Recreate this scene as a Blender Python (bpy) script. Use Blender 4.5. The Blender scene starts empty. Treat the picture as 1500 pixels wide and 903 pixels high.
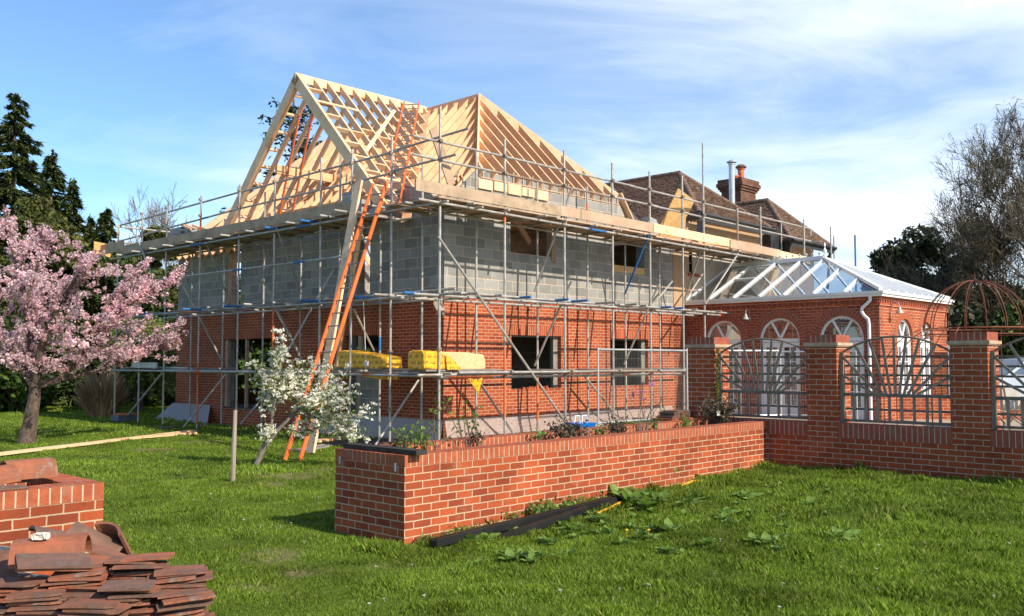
import bpy, math, random
import numpy as np
from mathutils import Vector, Matrix
R = random.Random(7); NR = np.random.RandomState(11)
PI = math.pi
sc = bpy.context.scene
COL = sc.collection
# ---------------------------------------------------------------- survey of the site (metres)
FPX, CX, CY, HZ, CZ = 1360.0, 750.0, 451.5, 529.0, 1.77
TH = math.atan((HZ-CY)/FPX)
HF = FPX/math.cos(TH)
_f = np.array([0, math.cos(TH), math.sin(TH)]); _r = np.array([1., 0, 0]); _u = np.array([0, -math.sin(TH), math.cos(TH)])
EYE = np.array([0, 0, CZ])
UU = np.array([2045-CX, HF, 0]); UU /= np.linalg.norm(UU)
VV = np.array([-UU[1], UU[0], 0])
HC = np.array([(650-CX)/HF*19.8, 19.8, 0.])       # house corner
ANG = math.atan2(UU[1], UU[0])
def W(u, v, z=0): return HC+UU*u+VV*v+np.array([0, 0, z])
def L(p): q = np.array(p, float)-HC; return (float(q@UU), float(q@VV), float(p[2]))
def ray(x, y): return _f+_r*(x-CX)/FPX-_u*(y-CY)/FPX
def pv(x, y, v):    # survey sight onto the plane v = const -> (u, v, z)
    d = ray(x, y); p0 = HC+VV*v; t = ((p0-EYE)@VV)/(d@VV); return L(EYE+d*t)
def pu(x, y, u):
    d = ray(x, y); p0 = HC+UU*u; t = ((p0-EYE)@UU)/(d@UU); return L(EYE+d*t)
def pg(x, y, z=0):
    d = ray(x, y); return EYE+d*(z-CZ)/d[2]
def sstep(a, b, x):
    t = np.clip((x-a)/(b-a), 0, 1); return t*t*(3-2*t)
def gz(x, y):       # height of the lawn
    x = np.asarray(x, float); y = np.asarray(y, float)
    h = 0.2*sstep(-1.5, 4.5, x)*sstep(2, 8, y)
    return h+0.018*np.sin(x*1.3+.5)*np.cos(y*.9)+0.012*np.sin(x*3.1+y*2.3)
# ---------------------------------------------------------------- materials
MATS = {}
def _new(name):
    m = bpy.data.materials.new(name); m.use_nodes = True
    nt = m.node_tree; nt.nodes.clear(); MATS[name] = m
    return m, nt, nt.nodes, nt.links
def rgb(c): return (c[0], c[1], c[2], 1.0)
def _noise(N, K, vec, scale, detail=4, rough=.6, dist=0):
    n = N.new('ShaderNodeTexNoise'); n.inputs['Scale'].default_value = scale; n.inputs['Detail'].default_value = detail
    n.inputs['Roughness'].default_value = rough; n.inputs['Distortion'].default_value = dist
    if vec is not None: K.new(vec, n.inputs['Vector'])
    return n
def _ramp(N, K, fac, stops):
    r = N.new('ShaderNodeValToRGB'); e = r.color_ramp.elements
    while len(e) < len(stops): e.new(.5)
    for i, (p, c) in enumerate(stops): e[i].position = p; e[i].color = rgb(c)
    K.new(fac, r.inputs['Fac']); return r
def _mix(N, K, fac, a, b, mode='MIX'):
    m = N.new('ShaderNodeMix'); m.data_type = 'RGBA'; m.blend_type = mode
    for s, v in ((0, fac), (6, a), (7, b)):
        if hasattr(v, 'is_linked'): K.new(v, m.inputs[s])
        elif s == 0: m.inputs[s].default_value = v
        else: m.inputs[s].default_value = rgb(v)
    return m.outputs[2]
def _out(N, K, sh):
    o = N.new('ShaderNodeOutputMaterial'); K.new(sh, o.inputs['Surface']); return o
def mat(name, a, b=None, scale=3., rough=.7, bump=0., bscale=40., metal=0., stretch=None, spots=None, sscale=8., coat=0., lo=.35, hi=.65, spec=.5):
    m, nt, N, K = _new(name)
    b = b or a
    tc = N.new('ShaderNodeTexCoord'); mp = N.new('ShaderNodeMapping'); K.new(tc.outputs['Object'], mp.inputs['Vector'])
    if stretch: mp.inputs['Scale'].default_value = stretch
    n = _noise(N, K, mp.outputs[0], scale, 5)
    r = _ramp(N, K, n.outputs['Fac'], [(lo, a), (hi, b)])
    colr = r.outputs[0]
    if spots:
        n2 = _noise(N, K, tc.outputs['Object'], sscale, 6, .7); r2 = _ramp(N, K, n2.outputs['Fac'], [(.55, (0, 0, 0)), (.68, (1, 1, 1))])
        colr = _mix(N, K, r2.outputs[0], colr, spots)
    p = N.new('ShaderNodeBsdfPrincipled'); K.new(colr, p.inputs['Base Color'])
    p.inputs['Roughness'].default_value = rough; p.inputs['Metallic'].default_value = metal
    p.inputs['Coat Weight'].default_value = coat; p.inputs['Specular IOR Level'].default_value = spec
    if bump:
        n3 = _noise(N, K, mp.outputs[0], bscale, 4); bp = N.new('ShaderNodeBump'); bp.inputs['Strength'].default_value = bump
        bp.inputs['Distance'].default_value = .01; K.new(n3.outputs['Fac'], bp.inputs['Height']); K.new(bp.outputs[0], p.inputs['Normal'])
    _out(N, K, p.outputs[0]); return m
def brickmat(name, c1, c2, mortar, bw=.225, rh=.075, ms=.010, off=.5, stain=None, smooth=.15, var=.35, dark=None, rough=.85, bump=.5):
    m, nt, N, K = _new(name)
    uv = N.new('ShaderNodeUVMap'); uv.uv_map = 'UVMap'
    # small wobble so the joints are not ruler straight
    nz = _noise(N, K, uv.outputs[0], 9., 3); sub = N.new('ShaderNodeVectorMath'); sub.operation = 'SUBTRACT'
    K.new(nz.outputs['Color'], sub.inputs[0]); sub.inputs[1].default_value = (.5, .5, .5)
    scl = N.new('ShaderNodeVectorMath'); scl.operation = 'SCALE'; K.new(sub.outputs[0], scl.inputs[0]); scl.inputs['Scale'].default_value = .012
    add = N.new('ShaderNodeVectorMath'); K.new(uv.outputs[0], add.inputs[0]); K.new(scl.outputs[0], add.inputs[1])
    br = N.new('ShaderNodeTexBrick'); K.new(add.outputs[0], br.inputs['Vector'])
    br.offset = off; br.inputs['Scale'].default_value = 1; br.inputs['Mortar Size'].default_value = ms/2
    br.inputs['Mortar Smooth'].default_value = smooth; br.inputs['Brick Width'].default_value = bw; br.inputs['Row Height'].default_value = rh
    br.inputs['Bias'].default_value = 0
    br.inputs['Color1'].default_value = rgb(c1); br.inputs['Color2'].default_value = rgb(c2); br.inputs['Mortar'].default_value = rgb(mortar)
    n1 = _noise(N, K, uv.outputs[0], 1.1, 5); r1 = _ramp(N, K, n1.outputs['Fac'], [(.3, (1-var,)*3), (.7, (1+var*.4,)*3)])
    c = _mix(N, K, 1., br.outputs['Color'], r1.outputs[0], 'MULTIPLY')
    n2 = _noise(N, K, uv.outputs[0], 45, 5, .7); r2 = _ramp(N, K, n2.outputs['Fac'], [(.3, (.82,)*3), (.7, (1.12,)*3)])
    c = _mix(N, K, 1., c, r2.outputs[0], 'MULTIPLY')
    if stain:
        n4 = _noise(N, K, uv.outputs[0], 2.2, 7, .72); r4 = _ramp(N, K, n4.outputs['Fac'], [(.56, (0,)*3), (.75, (.75,)*3)])
        c = _mix(N, K, r4.outputs[0], c, stain)
    p = N.new('ShaderNodeBsdfPrincipled'); K.new(c, p.inputs['Base Color']); p.inputs['Roughness'].default_value = rough
    p.inputs['Specular IOR Level'].default_value = .25
    inv = N.new('ShaderNodeMath'); inv.operation = 'SUBTRACT'; inv.inputs[0].default_value = 1; K.new(br.outputs['Fac'], inv.inputs[1])
    ad = N.new('ShaderNodeMath'); ad.operation = 'MULTIPLY_ADD'; K.new(n2.outputs['Fac'], ad.inputs[0]); ad.inputs[1].default_value = .5; K.new(inv.outputs[0], ad.inputs[2])
    bp = N.new('ShaderNodeBump'); bp.inputs['Strength'].default_value = bump; bp.inputs['Distance'].default_value = .008
    K.new(ad.outputs[0], bp.inputs['Height']); K.new(bp.outputs[0], p.inputs['Normal'])
    _out(N, K, p.outputs[0]); return m
def leafmat(name, stops, trans=.35, rough=.6):
    m, nt, N, K = _new(name)
    g = N.new('ShaderNodeNewGeometry'); r = _ramp(N, K, g.outputs['Random Per Island'], stops)
    tc = N.new('ShaderNodeTexCoord'); n = _noise(N, K, tc.outputs['Object'], .9, 3); r1 = _ramp(N, K, n.outputs['Fac'], [(.35, (.66,)*3), (.65, (1.28,)*3)])
    c = _mix(N, K, 1., r.outputs[0], r1.outputs[0], 'MULTIPLY')
    d = N.new('ShaderNodeBsdfPrincipled'); K.new(c, d.inputs['Base Color']); d.inputs['Roughness'].default_value = rough; d.inputs['Specular IOR Level'].default_value = .3
    t = N.new('ShaderNodeBsdfTranslucent'); K.new(c, t.inputs['Color'])
    mx = N.new('ShaderNodeMixShader'); mx.inputs[0].default_value = trans; K.new(d.outputs[0], mx.inputs[1]); K.new(t.outputs[0], mx.inputs[2])
    _out(N, K, mx.outputs[0]); return m
MO = (.55, .40, .265)
brickmat('brick_garden', (.44, .092, .029), (.25, .050, .020), MO, ms=.012, stain=(.30, .14, .09), var=.34)
brickmat('brick_pier', (.40, .088, .028), (.28, .056, .021), (.50, .36, .25), ms=.012, stain=(.26, .11, .065), var=.25)
brickmat('brick_house', (.42, .088, .029), (.29, .054, .020), (.56, .38, .25), bw=.225, ms=.0115, stain=(.40, .15, .08), var=.3)
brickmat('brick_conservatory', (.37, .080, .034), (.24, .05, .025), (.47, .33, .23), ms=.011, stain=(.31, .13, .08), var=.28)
brickmat('brick_soldier', (.45, .10, .038), (.32, .06, .026), (.55, .36, .22), bw=.075, rh=.45, off=0, ms=.012, var=.25)
brickmat('brick_chimney', (.22, .09, .055), (.12, .06, .04), (.25, .18, .13), stain=(.08, .07, .05), var=.5)
brickmat('blockwork', (.35, .338, .312), (.225, .22, .205), (.56, .44, .33), bw=.45, rh=.225, ms=.017, stain=(.40, .385, .35), var=.2, smooth=.1)
mat('cap_brick', (.42, .105, .036), (.28, .062, .024), 9, .85, .4, 60, spots=(.28, .15, .10), sscale=5)
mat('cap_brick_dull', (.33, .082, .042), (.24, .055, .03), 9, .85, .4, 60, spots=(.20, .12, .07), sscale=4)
mat('mortar', (.58, .43, .31), (.48, .35, .25), 12, .95, .5, 80)
mat('pier_collar', (.50, .36, .245), (.38, .26, .17), 10, .95, .4, 60)
mat('cement', (.40, .37, .33), (.30, .28, .25), 3, .95, .3, 60)
mat('pebbledash', (.50, .33, .19), (.38, .24, .14), 30, .95, 1.0, 160, spots=(.62, .46, .30), sscale=60)
mat('new_timber', (.80, .49, .275), (.70, .39, .205), 2.0, .6, .12, 30, stretch=(1, 1, 1), spots=(.55, .33, .15), sscale=3)
mat('new_timber_pale', (.86, .58, .37), (.75, .465, .265), 2.5, .6, .12, 30, spots=(.58, .36, .17), sscale=4)
mat('timber_weathered', (.47, .34, .23), (.33, .235, .155), 2.5, .85, .4, 30, spots=(.22, .17, .12), sscale=5)
mat('timber_grey', (.25, .22, .18), (.16, .145, .12), 5, .85, .5, 40, spots=(.33, .30, .26), sscale=6)
mat('board_pinkish', (.52, .36, .25), (.40, .27, .18), 2.5, .85, .3, 30, spots=(.36, .25, .17), sscale=6)
mat('osb', (.70, .45, .19), (.50, .29, .11), 22, .75, .3, 40, spots=(.78, .55, .28), sscale=30)
mat('galvanised', (.47, .445, .41), (.30, .28, .255), 6, .45, .1, 60, metal=.3, spots=(.34, .27, .21), sscale=4)
mat('galvanised_bright', (.60, .61, .62), (.45, .46, .47), 5, .35, metal=.5)
mat('rusty_tube', (.24, .16, .11), (.34, .27, .22), 6, .65, .2, 60, metal=.2)
mat('orange_paint', (.72, .17, .045), (.60, .13, .035), 6, .5, .1, 30, spots=(.45, .20, .12), sscale=9)
mat('blue_paint', (.012, .17, .46), (.02, .12, .36), 6, .5, .1, 30, spots=(.10, .20, .30), sscale=11)
mat('ladder_orange', (.82, .16, .03), (.68, .12, .02), 4, .4, spots=(.6, .16, .05), sscale=14)
mat('ladder_rung', (.30, .30, .30), (.22, .22, .22), 5, .4, metal=.6)
mat('coupler_steel', (.22, .16, .12), (.34, .26, .2), 20, .6, .3, 60, metal=.4)
mat('roof_tile', (.25, .14, .09), (.13, .083, .058), 5, .9, .5, 40, spots=(.20, .145, .10), sscale=3)
mat('ridge_tile', (.20, .12, .08), (.13, .085, .06), 6, .9, .4, 40)
mat('tile_clay', (.26, .098, .052), (.14, .066, .044), 7, .85, .5, 50, spots=(.13, .10, .075), sscale=9)
mat('tile_red', (.36, .11, .048), (.22, .075, .04), 7, .85, .5, 50, spots=(.20, .11, .07), sscale=9)
mat('tile_dark', (.20, .10, .066), (.115, .066, .046), 9, .85, .5, 50, spots=(.17, .12, .09), sscale=12)
mat('lichen_tile', (.34, .11, .05), (.20, .075, .042), 6, .9, .6, 50, spots=(.25, .21, .17), sscale=7)
mat('mortar_lump', (.72, .66, .58), (.6, .53, .45), 9, .95, .8, 40)
mat('white_upvc', (.78, .79, .78), (.72, .73, .73), 2, .35)
mat('white_paint', (.72, .72, .70), (.66, .66, .64), 2, .5)
mat('black_gutter', (.018, .018, .02), (.03, .03, .032), 4, .35)
mat('black_plastic', (.012, .012, .014), (.022, .022, .022), 3, .3)
mat('black_board', (.030, .027, .023), (.055, .048, .04), 8, .8, .5, 40, spec=.2)
mat('slate_lead', (.10, .115, .13), (.065, .075, .09), 3, .6)
mat('chimney_pot', (.62, .16, .05), (.50, .12, .04), 5, .7)
mat('dark_inside', (.045, .042, .04), (.03, .028, .027), 2, .95)
mat('plaster_cream', (.48, .40, .31), (.42, .35, .27), 2, .9)
mat('curtain', (.60, .52, .43), (.46, .39, .31), 30, .9, stretch=(1, 1, .05))
mat('soil', (.11, .075, .048), (.06, .042, .03), 8, .95, .8, 30, spots=(.19, .13, .08), sscale=14)
mat('paving', (.42, .33, .24), (.33, .26, .19), 4, .9, .3, 40)
mat('concrete_floor', (.20, .19, .175), (.15, .14, .13), 2, .9)
mat('rust_iron', (.13, .040, .018), (.075, .026, .014), 12, .85, .4, 80)
mat('rust_bright', (.20, .058, .022), (.12, .036, .016), 12, .8, .3, 80)
mat('blue_plastic', (.012, .20, .62), (.01, .16, .52), 3, .35)
mat('terracotta', (.60, .33, .18), (.50, .26, .14), 6, .8)
mat('yellow_pipe', (.72, .36, .02), (.62, .30, .02), 5, .5)
mat('insulation', (.66, .50, .27), (.54, .39, .19), 18, .95, .8, 40)
mat('bark', (.16, .115, .08), (.085, .062, .045), 14, .95, .9, 40, stretch=(1, 1, .35))
mat('bark_cherry', (.13, .085, .062), (.06, .04, .032), 12, .9, 1.0, 40, stretch=(1, 1, .6), spots=(.20, .165, .135), sscale=7)
mat('bark_grey', (.24, .20, .165), (.15, .125, .10), 12, .95, .6, 40)
mat('twig', (.15, .10, .07), (.10, .07, .05), 9, .95)
mat('twig_pale', (.24, .21, .18), (.17, .15, .13), 9, .95)
mat('stake_wood', (.40, .34, .27), (.26, .21, .165), 12, .9, .5, 50, stretch=(1, 1, .1))
mat('rubber', (.02, .02, .02), None, 3, .7)
mat('car_paint', (.55, .62, .70), (.50, .57, .66), 2, .25, coat=.6)
mat('car_glass', (.10, .16, .22), (.08, .12, .17), 2, .08)
mat('pale_plastic', (.60, .58, .52), (.52, .5, .45), 4, .5)
mat('teak', (.42, .33, .24), (.32, .25, .18), 8, .8)
mat('foil', (.55, .56, .58), (.42, .43, .45), 12, .3, .6, 20, metal=.7)
leafmat('conifer_needle', [(0, (.022, .038, .012)), (.5, (.055, .085, .022)), (1, (.13, .15, .04))], .25)
leafmat('conifer_golden', [(0, (.035, .05, .012)), (.5, (.085, .10, .022)), (1, (.15, .15, .035))], .25)
leafmat('cedar_needle', [(0, (.012, .028, .016)), (.6, (.025, .05, .028)), (1, (.05, .08, .045))], .12)
leafmat('yew_needle', [(0, (.014, .022, .009)), (.6, (.032, .044, .014)), (1, (.07, .078, .026))], .15)
leafmat('hedge_leaf', [(0, (.015, .035, .008)), (.5, (.04, .075, .014)), (1, (.09, .14, .022))], .25)
leafmat('weeping_leaf', [(0, (.12, .17, .025)), (.5, (.22, .28, .05)), (1, (.34, .40, .09))], .4)
leafmat('dry_stem', [(0, (.34, .21, .11)), (.5, (.46, .30, .16)), (1, (.58, .42, .24))], .3)
leafmat('pink_blossom', [(0, (.66, .34, .40)), (.3, (.86, .55, .60)), (.7, (.92, .70, .73)), (1, (.96, .85, .85))], .55)
leafmat('bronze_leaf', [(0, (.16, .08, .03)), (1, (.28, .16, .05))], .3)
leafmat('white_blossom', [(0, (.78, .74, .58)), (.4, (.92, .89, .78)), (1, (.97, .95, .88))], .5)
leafmat('spring_leaf', [(0, (.09, .15, .02)), (.5, (.15, .23, .035)), (1, (.25, .33, .06))], .4)
leafmat('weed_leaf', [(0, (.11, .20, .03)), (.5, (.17, .29, .045)), (1, (.27, .39, .09))], .4)
leafmat('dull_leaf', [(0, (.05, .05, .03)), (.5, (.11, .09, .055)), (1, (.18, .13, .09))], .25)
leafmat('ivy_leaf', [(0, (.06, .09, .02)), (.6, (.16, .17, .04)), (1, (.34, .30, .06))], .25)
leafmat('magenta_petal', [(0, (.35, .08, .20)), (1, (.60, .25, .42))], .3)
leafmat('grass_blade', [(0, (.095, .155, .012)), (.3, (.150, .235, .018)), (.75, (.215, .315, .028)), (.93, (.28, .37, .05)), (1, (.40, .35, .15))], .42)
leafmat('grass_far', [(0, (.045, .105, .008)), (.5, (.085, .175, .014)), (1, (.14, .235, .025))], .3)
leafmat('budding_twig', [(0, (.07, .055, .04)), (.6, (.13, .10, .065)), (1, (.19, .155, .08))], .1)
def glassmat(name, tint, refl, alpha):
    m, nt, N, K = _new(name)
    t = N.new('ShaderNodeBsdfTransparent'); t.inputs[0].default_value = rgb(tint)
    g = N.new('ShaderNodeBsdfGlossy'); g.inputs['Roughness'].default_value = .03; g.inputs['Color'].default_value = (1, 1, 1, 1)
    fr = N.new('ShaderNodeFresnel'); fr.inputs['IOR'].default_value = 1.5
    ma = N.new('ShaderNodeMath'); ma.operation = 'MULTIPLY_ADD'; K.new(fr.outputs[0], ma.inputs[0]); ma.inputs[1].default_value = 1.1; ma.inputs[2].default_value = refl; ma.use_clamp = True
    mx = N.new('ShaderNodeMixShader'); K.new(ma.outputs[0], mx.inputs[0]); K.new(t.outputs[0], mx.inputs[1]); K.new(g.outputs[0], mx.inputs[2])
    d = N.new('ShaderNodeBsdfDiffuse'); d.inputs[0].default_value = (.62, .60, .55, 1)
    m2 = N.new('ShaderNodeMixShader'); m2.inputs[0].default_value = alpha; K.new(mx.outputs[0], m2.inputs[1]); K.new(d.outputs[0], m2.inputs[2])
    _out(N, K, m2.outputs[0]); return m
glassmat('window_glass', (.75, .8, .8), .10, .03)
glassmat('roof_glass', (.70, .80, .88), .09, .04)
def filmmat(name, c, transp, trl=.3, wr=14):
    m, nt, N, K = _new(name)
    tc = N.new('ShaderNodeTexCoord'); n = _noise(N, K, tc.outputs['Object'], wr, 5, .6, 1.)
    p = N.new('ShaderNodeBsdfPrincipled'); p.inputs['Base Color'].default_value = rgb(c); p.inputs['Roughness'].default_value = .35
    bp = N.new('ShaderNodeBump'); bp.inputs['Strength'].default_value = .8; bp.inputs['Distance'].default_value = .02; K.new(n.outputs['Fac'], bp.inputs['Height']); K.new(bp.outputs[0], p.inputs['Normal'])
    t = N.new('ShaderNodeBsdfTransparent'); mx = N.new('ShaderNodeMixShader')
    r = _ramp(N, K, n.outputs['Fac'], [(.3, (transp*.7,)*3), (.7, (min(1, transp*1.3),)*3)])
    K.new(r.outputs[0], mx.inputs[0]); K.new(p.outputs[0], mx.inputs[1]); K.new(t.outputs[0], mx.inputs[2])
    _out(N, K, mx.outputs[0]); return m
filmmat('grey_membrane', (.40, .36, .36), .12)
filmmat('clear_film', (.50, .42, .37), .42)
def yellowfilm():
    m, nt, N, K = _new('yellow_film')
    tc = N.new('ShaderNodeTexCoord'); n = _noise(N, K, tc.outputs['Object'], 5, 4, .6, 1.5)
    uv = N.new('ShaderNodeUVMap'); uv.uv_map = 'UVMap'
    br = N.new('ShaderNodeTexBrick'); K.new(uv.outputs[0], br.inputs['Vector']); br.inputs['Scale'].default_value = 1
    br.inputs['Brick Width'].default_value = .19; br.inputs['Row Height'].default_value = .12; br.inputs['Mortar Size'].default_value = .03; br.inputs['Mortar Smooth'].default_value = 0
    n2 = _noise(N, K, uv.outputs[0], 38, 2); r2 = _ramp(N, K, n2.outputs['Fac'], [(.50, (0,)*3), (.52, (1,)*3)])
    inv = N.new('ShaderNodeMath'); inv.operation = 'SUBTRACT'; inv.inputs[0].default_value = 1; K.new(br.outputs['Fac'], inv.inputs[1])
    mu = N.new('ShaderNodeMath'); mu.operation = 'MULTIPLY'; K.new(inv.outputs[0], mu.inputs[0]); K.new(r2.outputs[0], mu.inputs[1])
    c = _mix(N, K, mu.outputs[0], (.82, .42, .020), (.10, .07, .01))
    p = N.new('ShaderNodeBsdfPrincipled'); K.new(c, p.inputs['Base Color']); p.inputs['Roughness'].default_value = .3
    bp = N.new('ShaderNodeBump'); bp.inputs['Strength'].default_value = .7; bp.inputs['Distance'].default_value = .03; K.new(n.outputs['Fac'], bp.inputs['Height']); K.new(bp.outputs[0], p.inputs['Normal'])
    _out(N, K, p.outputs[0])
yellowfilm()
def groundmat():
    m, nt, N, K = _new('lawn_ground')
    tc = N.new('ShaderNodeTexCoord')
    n1 = _noise(N, K, tc.outputs['Object'], 1.2, 6, .65); n2 = _noise(N, K, tc.outputs['Object'], 14, 5, .7); n3 = _noise(N, K, tc.outputs['Object'], .55, 4, .6)
    r1 = _ramp(N, K, n2.outputs['Fac'], [(.3, (.060, .098, .010)), (.7, (.130, .190, .018))])
    r2 = _ramp(N, K, n1.outputs['Fac'], [(.35, (.8,)*3), (.7, (1.2,)*3)])
    c = _mix(N, K, 1., r1.outputs[0], r2.outputs[0], 'MULTIPLY')
    at = N.new('ShaderNodeAttribute'); at.attribute_name = 'bare'; mb = N.new('ShaderNodeMath'); mb.operation = 'MULTIPLY_ADD'; K.new(n2.outputs['Fac'], mb.inputs[0]); mb.inputs[1].default_value = .7; K.new(at.outputs['Fac'], mb.inputs[2])
    r3 = _ramp(N, K, mb.outputs[0], [(.66, (0,)*3), (1.1, (.8,)*3)])
    c = _mix(N, K, r3.outputs[0], c, (.24, .19, .10))
    p = N.new('ShaderNodeBsdfPrincipled'); K.new(c, p.inputs['Base Color']); p.inputs['Roughness'].default_value = .95; p.inputs['Specular IOR Level'].default_value = .1
    bp = N.new('ShaderNodeBump'); bp.inputs['Strength'].default_value = 1; bp.inputs['Distance'].default_value = .05; K.new(n2.outputs['Fac'], bp.inputs['Height']); K.new(bp.outputs[0], p.inputs['Normal'])
    _out(N, K, p.outputs[0])
groundmat()
# ---------------------------------------------------------------- mesh building
class MB:
    """collects faces; coordinates are (u, v, z) of the house grid or plain x, y, z"""
    def __init__(s): s.v = []; s.f = []; s.m = []; s.uv = []; s.sm = []
    def face(s, pts, mi=0, uv=None, smooth=False):
        i = len(s.v); s.v += [tuple(map(float, p)) for p in pts]; s.f.append(tuple(range(i, i+len(pts)))); s.m.append(mi); s.uv.append(uv); s.sm.append(smooth)
    def box(s, a, b, mi=0):
        x0, y0, z0 = a; x1, y1, z1 = b
        if x0 > x1: x0, x1 = x1, x0
        if y0 > y1: y0, y1 = y1, y0
        if z0 > z1: z0, z1 = z1, z0
        P = [(x0, y0, z0), (x1, y0, z0), (x1, y1, z0), (x0, y1, z0), (x0, y0, z1), (x1, y0, z1), (x1, y1, z1), (x0, y1, z1)]
        for q in ((0, 3, 2, 1), (4, 5, 6, 7), (0, 1, 5, 4), (1, 2, 6, 5), (2, 3, 7, 6), (3, 0, 4, 7)): s.face([P[k] for k in q], mi)
    def hexa(s, P, mi=0):
        for q in ((0, 3, 2, 1), (4, 5, 6, 7), (0, 1, 5, 4), (1, 2, 6, 5), (2, 3, 7, 6), (3, 0, 4, 7)): s.face([P[k] for k in q], mi)
    def beam(s, p, q, w, h, up=(0, 0, 1), mi=0, w2=None):
        """rectangular bar from p to q, w across, h along up"""
        p = Vector(p); q = Vector(q); d = (q-p).normalized(); up = Vector(up)
        sd = d.cross(up)
        if sd.length < 1e-4: sd = d.cross(Vector((1, 0, 0)))
        sd.normalize(); n = sd.cross(d).normalized(); w2 = w if w2 is None else w2
        a = [p-sd*w/2-n*h/2, p+sd*w/2-n*h/2, q+sd*w2/2-n*h/2, q-sd*w2/2-n*h/2]; b = [k+n*h for k in a]
        s.hexa(a+b, mi)
    def tube(s, p, q, r, n=8, mi=0, r2=None, cap=True, smooth=True):
        p = Vector(p); q = Vector(q); d = q-p
        if d.length < 1e-6: return
        d.normalize(); a = d.orthogonal().normalized(); b = d.cross(a); r2 = r if r2 is None else r2
        P = [p+(a*math.cos(t)+b*math.sin(t))*r for t in [2*PI*k/n for k in range(n)]]
        Q = [q+(a*math.cos(t)+b*math.sin(t))*r2 for t in [2*PI*k/n for k in range(n)]]
        for k in range(n): s.face([P[k], P[(k+1) % n], Q[(k+1) % n], Q[k]], mi, smooth=smooth)
        if cap: s.face(P[::-1], mi); s.face(Q, mi)
    def path(s, pts, r, n=6, mi=0, rf=None):
        pts = [Vector(p) for p in pts]; prev = None; a = None
        for i, p in enumerate(pts):
            d = (pts[min(i+1, len(pts)-1)]-pts[max(i-1, 0)]).normalized()
            if a is None: a = d.orthogonal().normalized()
            a = (a-d*a.dot(d)).normalized(); b = d.cross(a); rr = r if rf is None else rf(i/(len(pts)-1))*r
            ring = [p+(a*math.cos(2*PI*k/n)+b*math.sin(2*PI*k/n))*rr for k in range(n)]
            if prev:
                for k in range(n): s.face([prev[k], prev[(k+1) % n], ring[(k+1) % n], ring[k]], mi, smooth=True)
            else: s.face(ring[::-1], mi)
            prev = ring
        s.face(prev, mi)
    def lathe(s, c, prof, n=16, mi=0):
        c = Vector(c)
        for (r0, z0), (r1, z1) in zip(prof[:-1], prof[1:]):
            for k in range(n):
                a, b = 2*PI*k/n, 2*PI*(k+1)/n
                s.face([c+Vector((r0*math.cos(a), r0*math.sin(a), z0)), c+Vector((r0*math.cos(b), r0*math.sin(b), z0)), c+Vector((r1*math.cos(b), r1*math.sin(b), z1)), c+Vector((r1*math.cos(a), r1*math.sin(a), z1))], mi, smooth=True)
    def wall(s, axis, c, t, cuts_a, cuts_z, holes, mi=0, mir=None):
        """wall slab in plane axis=c..c+t. holes: list of (a0,a1,z0,z1)"""
        A = sorted(set(list(cuts_a)+[h[0] for h in holes]+[h[1] for h in holes])); Z = sorted(set(list(cuts_z)+[h[2] for h in holes]+[h[3] for h in holes]))
        A = [a for a in A if cuts_a[0] <= a <= cuts_a[-1]]; Z = [z for z in Z if cuts_z[0] <= z <= cuts_z[-1]]
        def solid(i, j):
            if i < 0 or j < 0 or i >= len(A)-1 or j >= len(Z)-1: return False
            am = (A[i]+A[i+1])/2; zm = (Z[j]+Z[j+1])/2
            return not any(h[0] < am < h[1] and h[2] < zm < h[3] for h in holes)
        def P(a, d, z): return (c+d, a, z) if axis == 0 else (a, c+d, z)
        mr = mi if mir is None else mir
        for i in range(len(A)-1):
            for j in range(len(Z)-1):
                if not solid(i, j): continue
                a0, a1, z0, z1 = A[i], A[i+1], Z[j], Z[j+1]
                s.face([P(a0, 0, z0), P(a1, 0, z0), P(a1, 0, z1), P(a0, 0, z1)], mi); s.face([P(a0, t, z0), P(a0, t, z1), P(a1, t, z1), P(a1, t, z0)], mi)
                if not solid(i-1, j): s.face([P(a0, 0, z0), P(a0, 0, z1), P(a0, t, z1), P(a0, t, z0)], mr)
                if not solid(i+1, j): s.face([P(a1, 0, z0), P(a1, t, z0), P(a1, t, z1), P(a1, 0, z1)], mr)
                if not solid(i, j-1): s.face([P(a0, 0, z0), P(a0, t, z0), P(a1, t, z0), P(a1, 0, z0)], mr)
                if not solid(i, j+1): s.face([P(a0, 0, z1), P(a1, 0, z1), P(a1, t, z1), P(a0, t, z1)], mr)
    def build(s, name, mats, parent=None, org=(0, 0, 0), bevel=0):
        if not isinstance(mats, (list, tuple)): mats = [mats]
        if parent is not None: org = ORG[parent.name][0]
        me = bpy.data.meshes.new(name)
        me.from_pydata([(x-org[0], y-org[1], z-org[2]) for x, y, z in s.v], [], s.f)
        for m in mats: me.materials.append(MATS[m])
        me.polygons.foreach_set('material_index', s.m); me.polygons.foreach_set('use_smooth', s.sm)
        uvl = me.uv_layers.new(name='UVMap'); data = np.zeros(len(me.loops)*2, np.float32); k = 0
        for f, uv in zip(s.f, s.uv):
            if uv is None:
                P = [s.v[i] for i in f]; a = np.array(P[1])-P[0]; b = np.array(P[2])-P[0]; n = np.abs(np.cross(a, b))
                if n[2] >= n[0] and n[2] >= n[1]: uv = [(p[0], p[1]) for p in P]
                elif n[0] >= n[1]: uv = [(p[1], p[2]) for p in P]
                else: uv = [(p[0]+.11, p[2]) for p in P]
            for q in uv: data[k] = q[0]; data[k+1] = q[1]; k += 2
        uvl.data.foreach_set('uv', data)
        me.validate()
        o = bpy.data.objects.new(name, me); COL.objects.link(o)
        if parent is not None: o.parent = parent
        if bevel:
            md = o.modifiers.new('bevel', 'BEVEL'); md.width = bevel; md.segments = 1; md.limit_method = 'ANGLE'
        return o
ORG = {}
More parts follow.
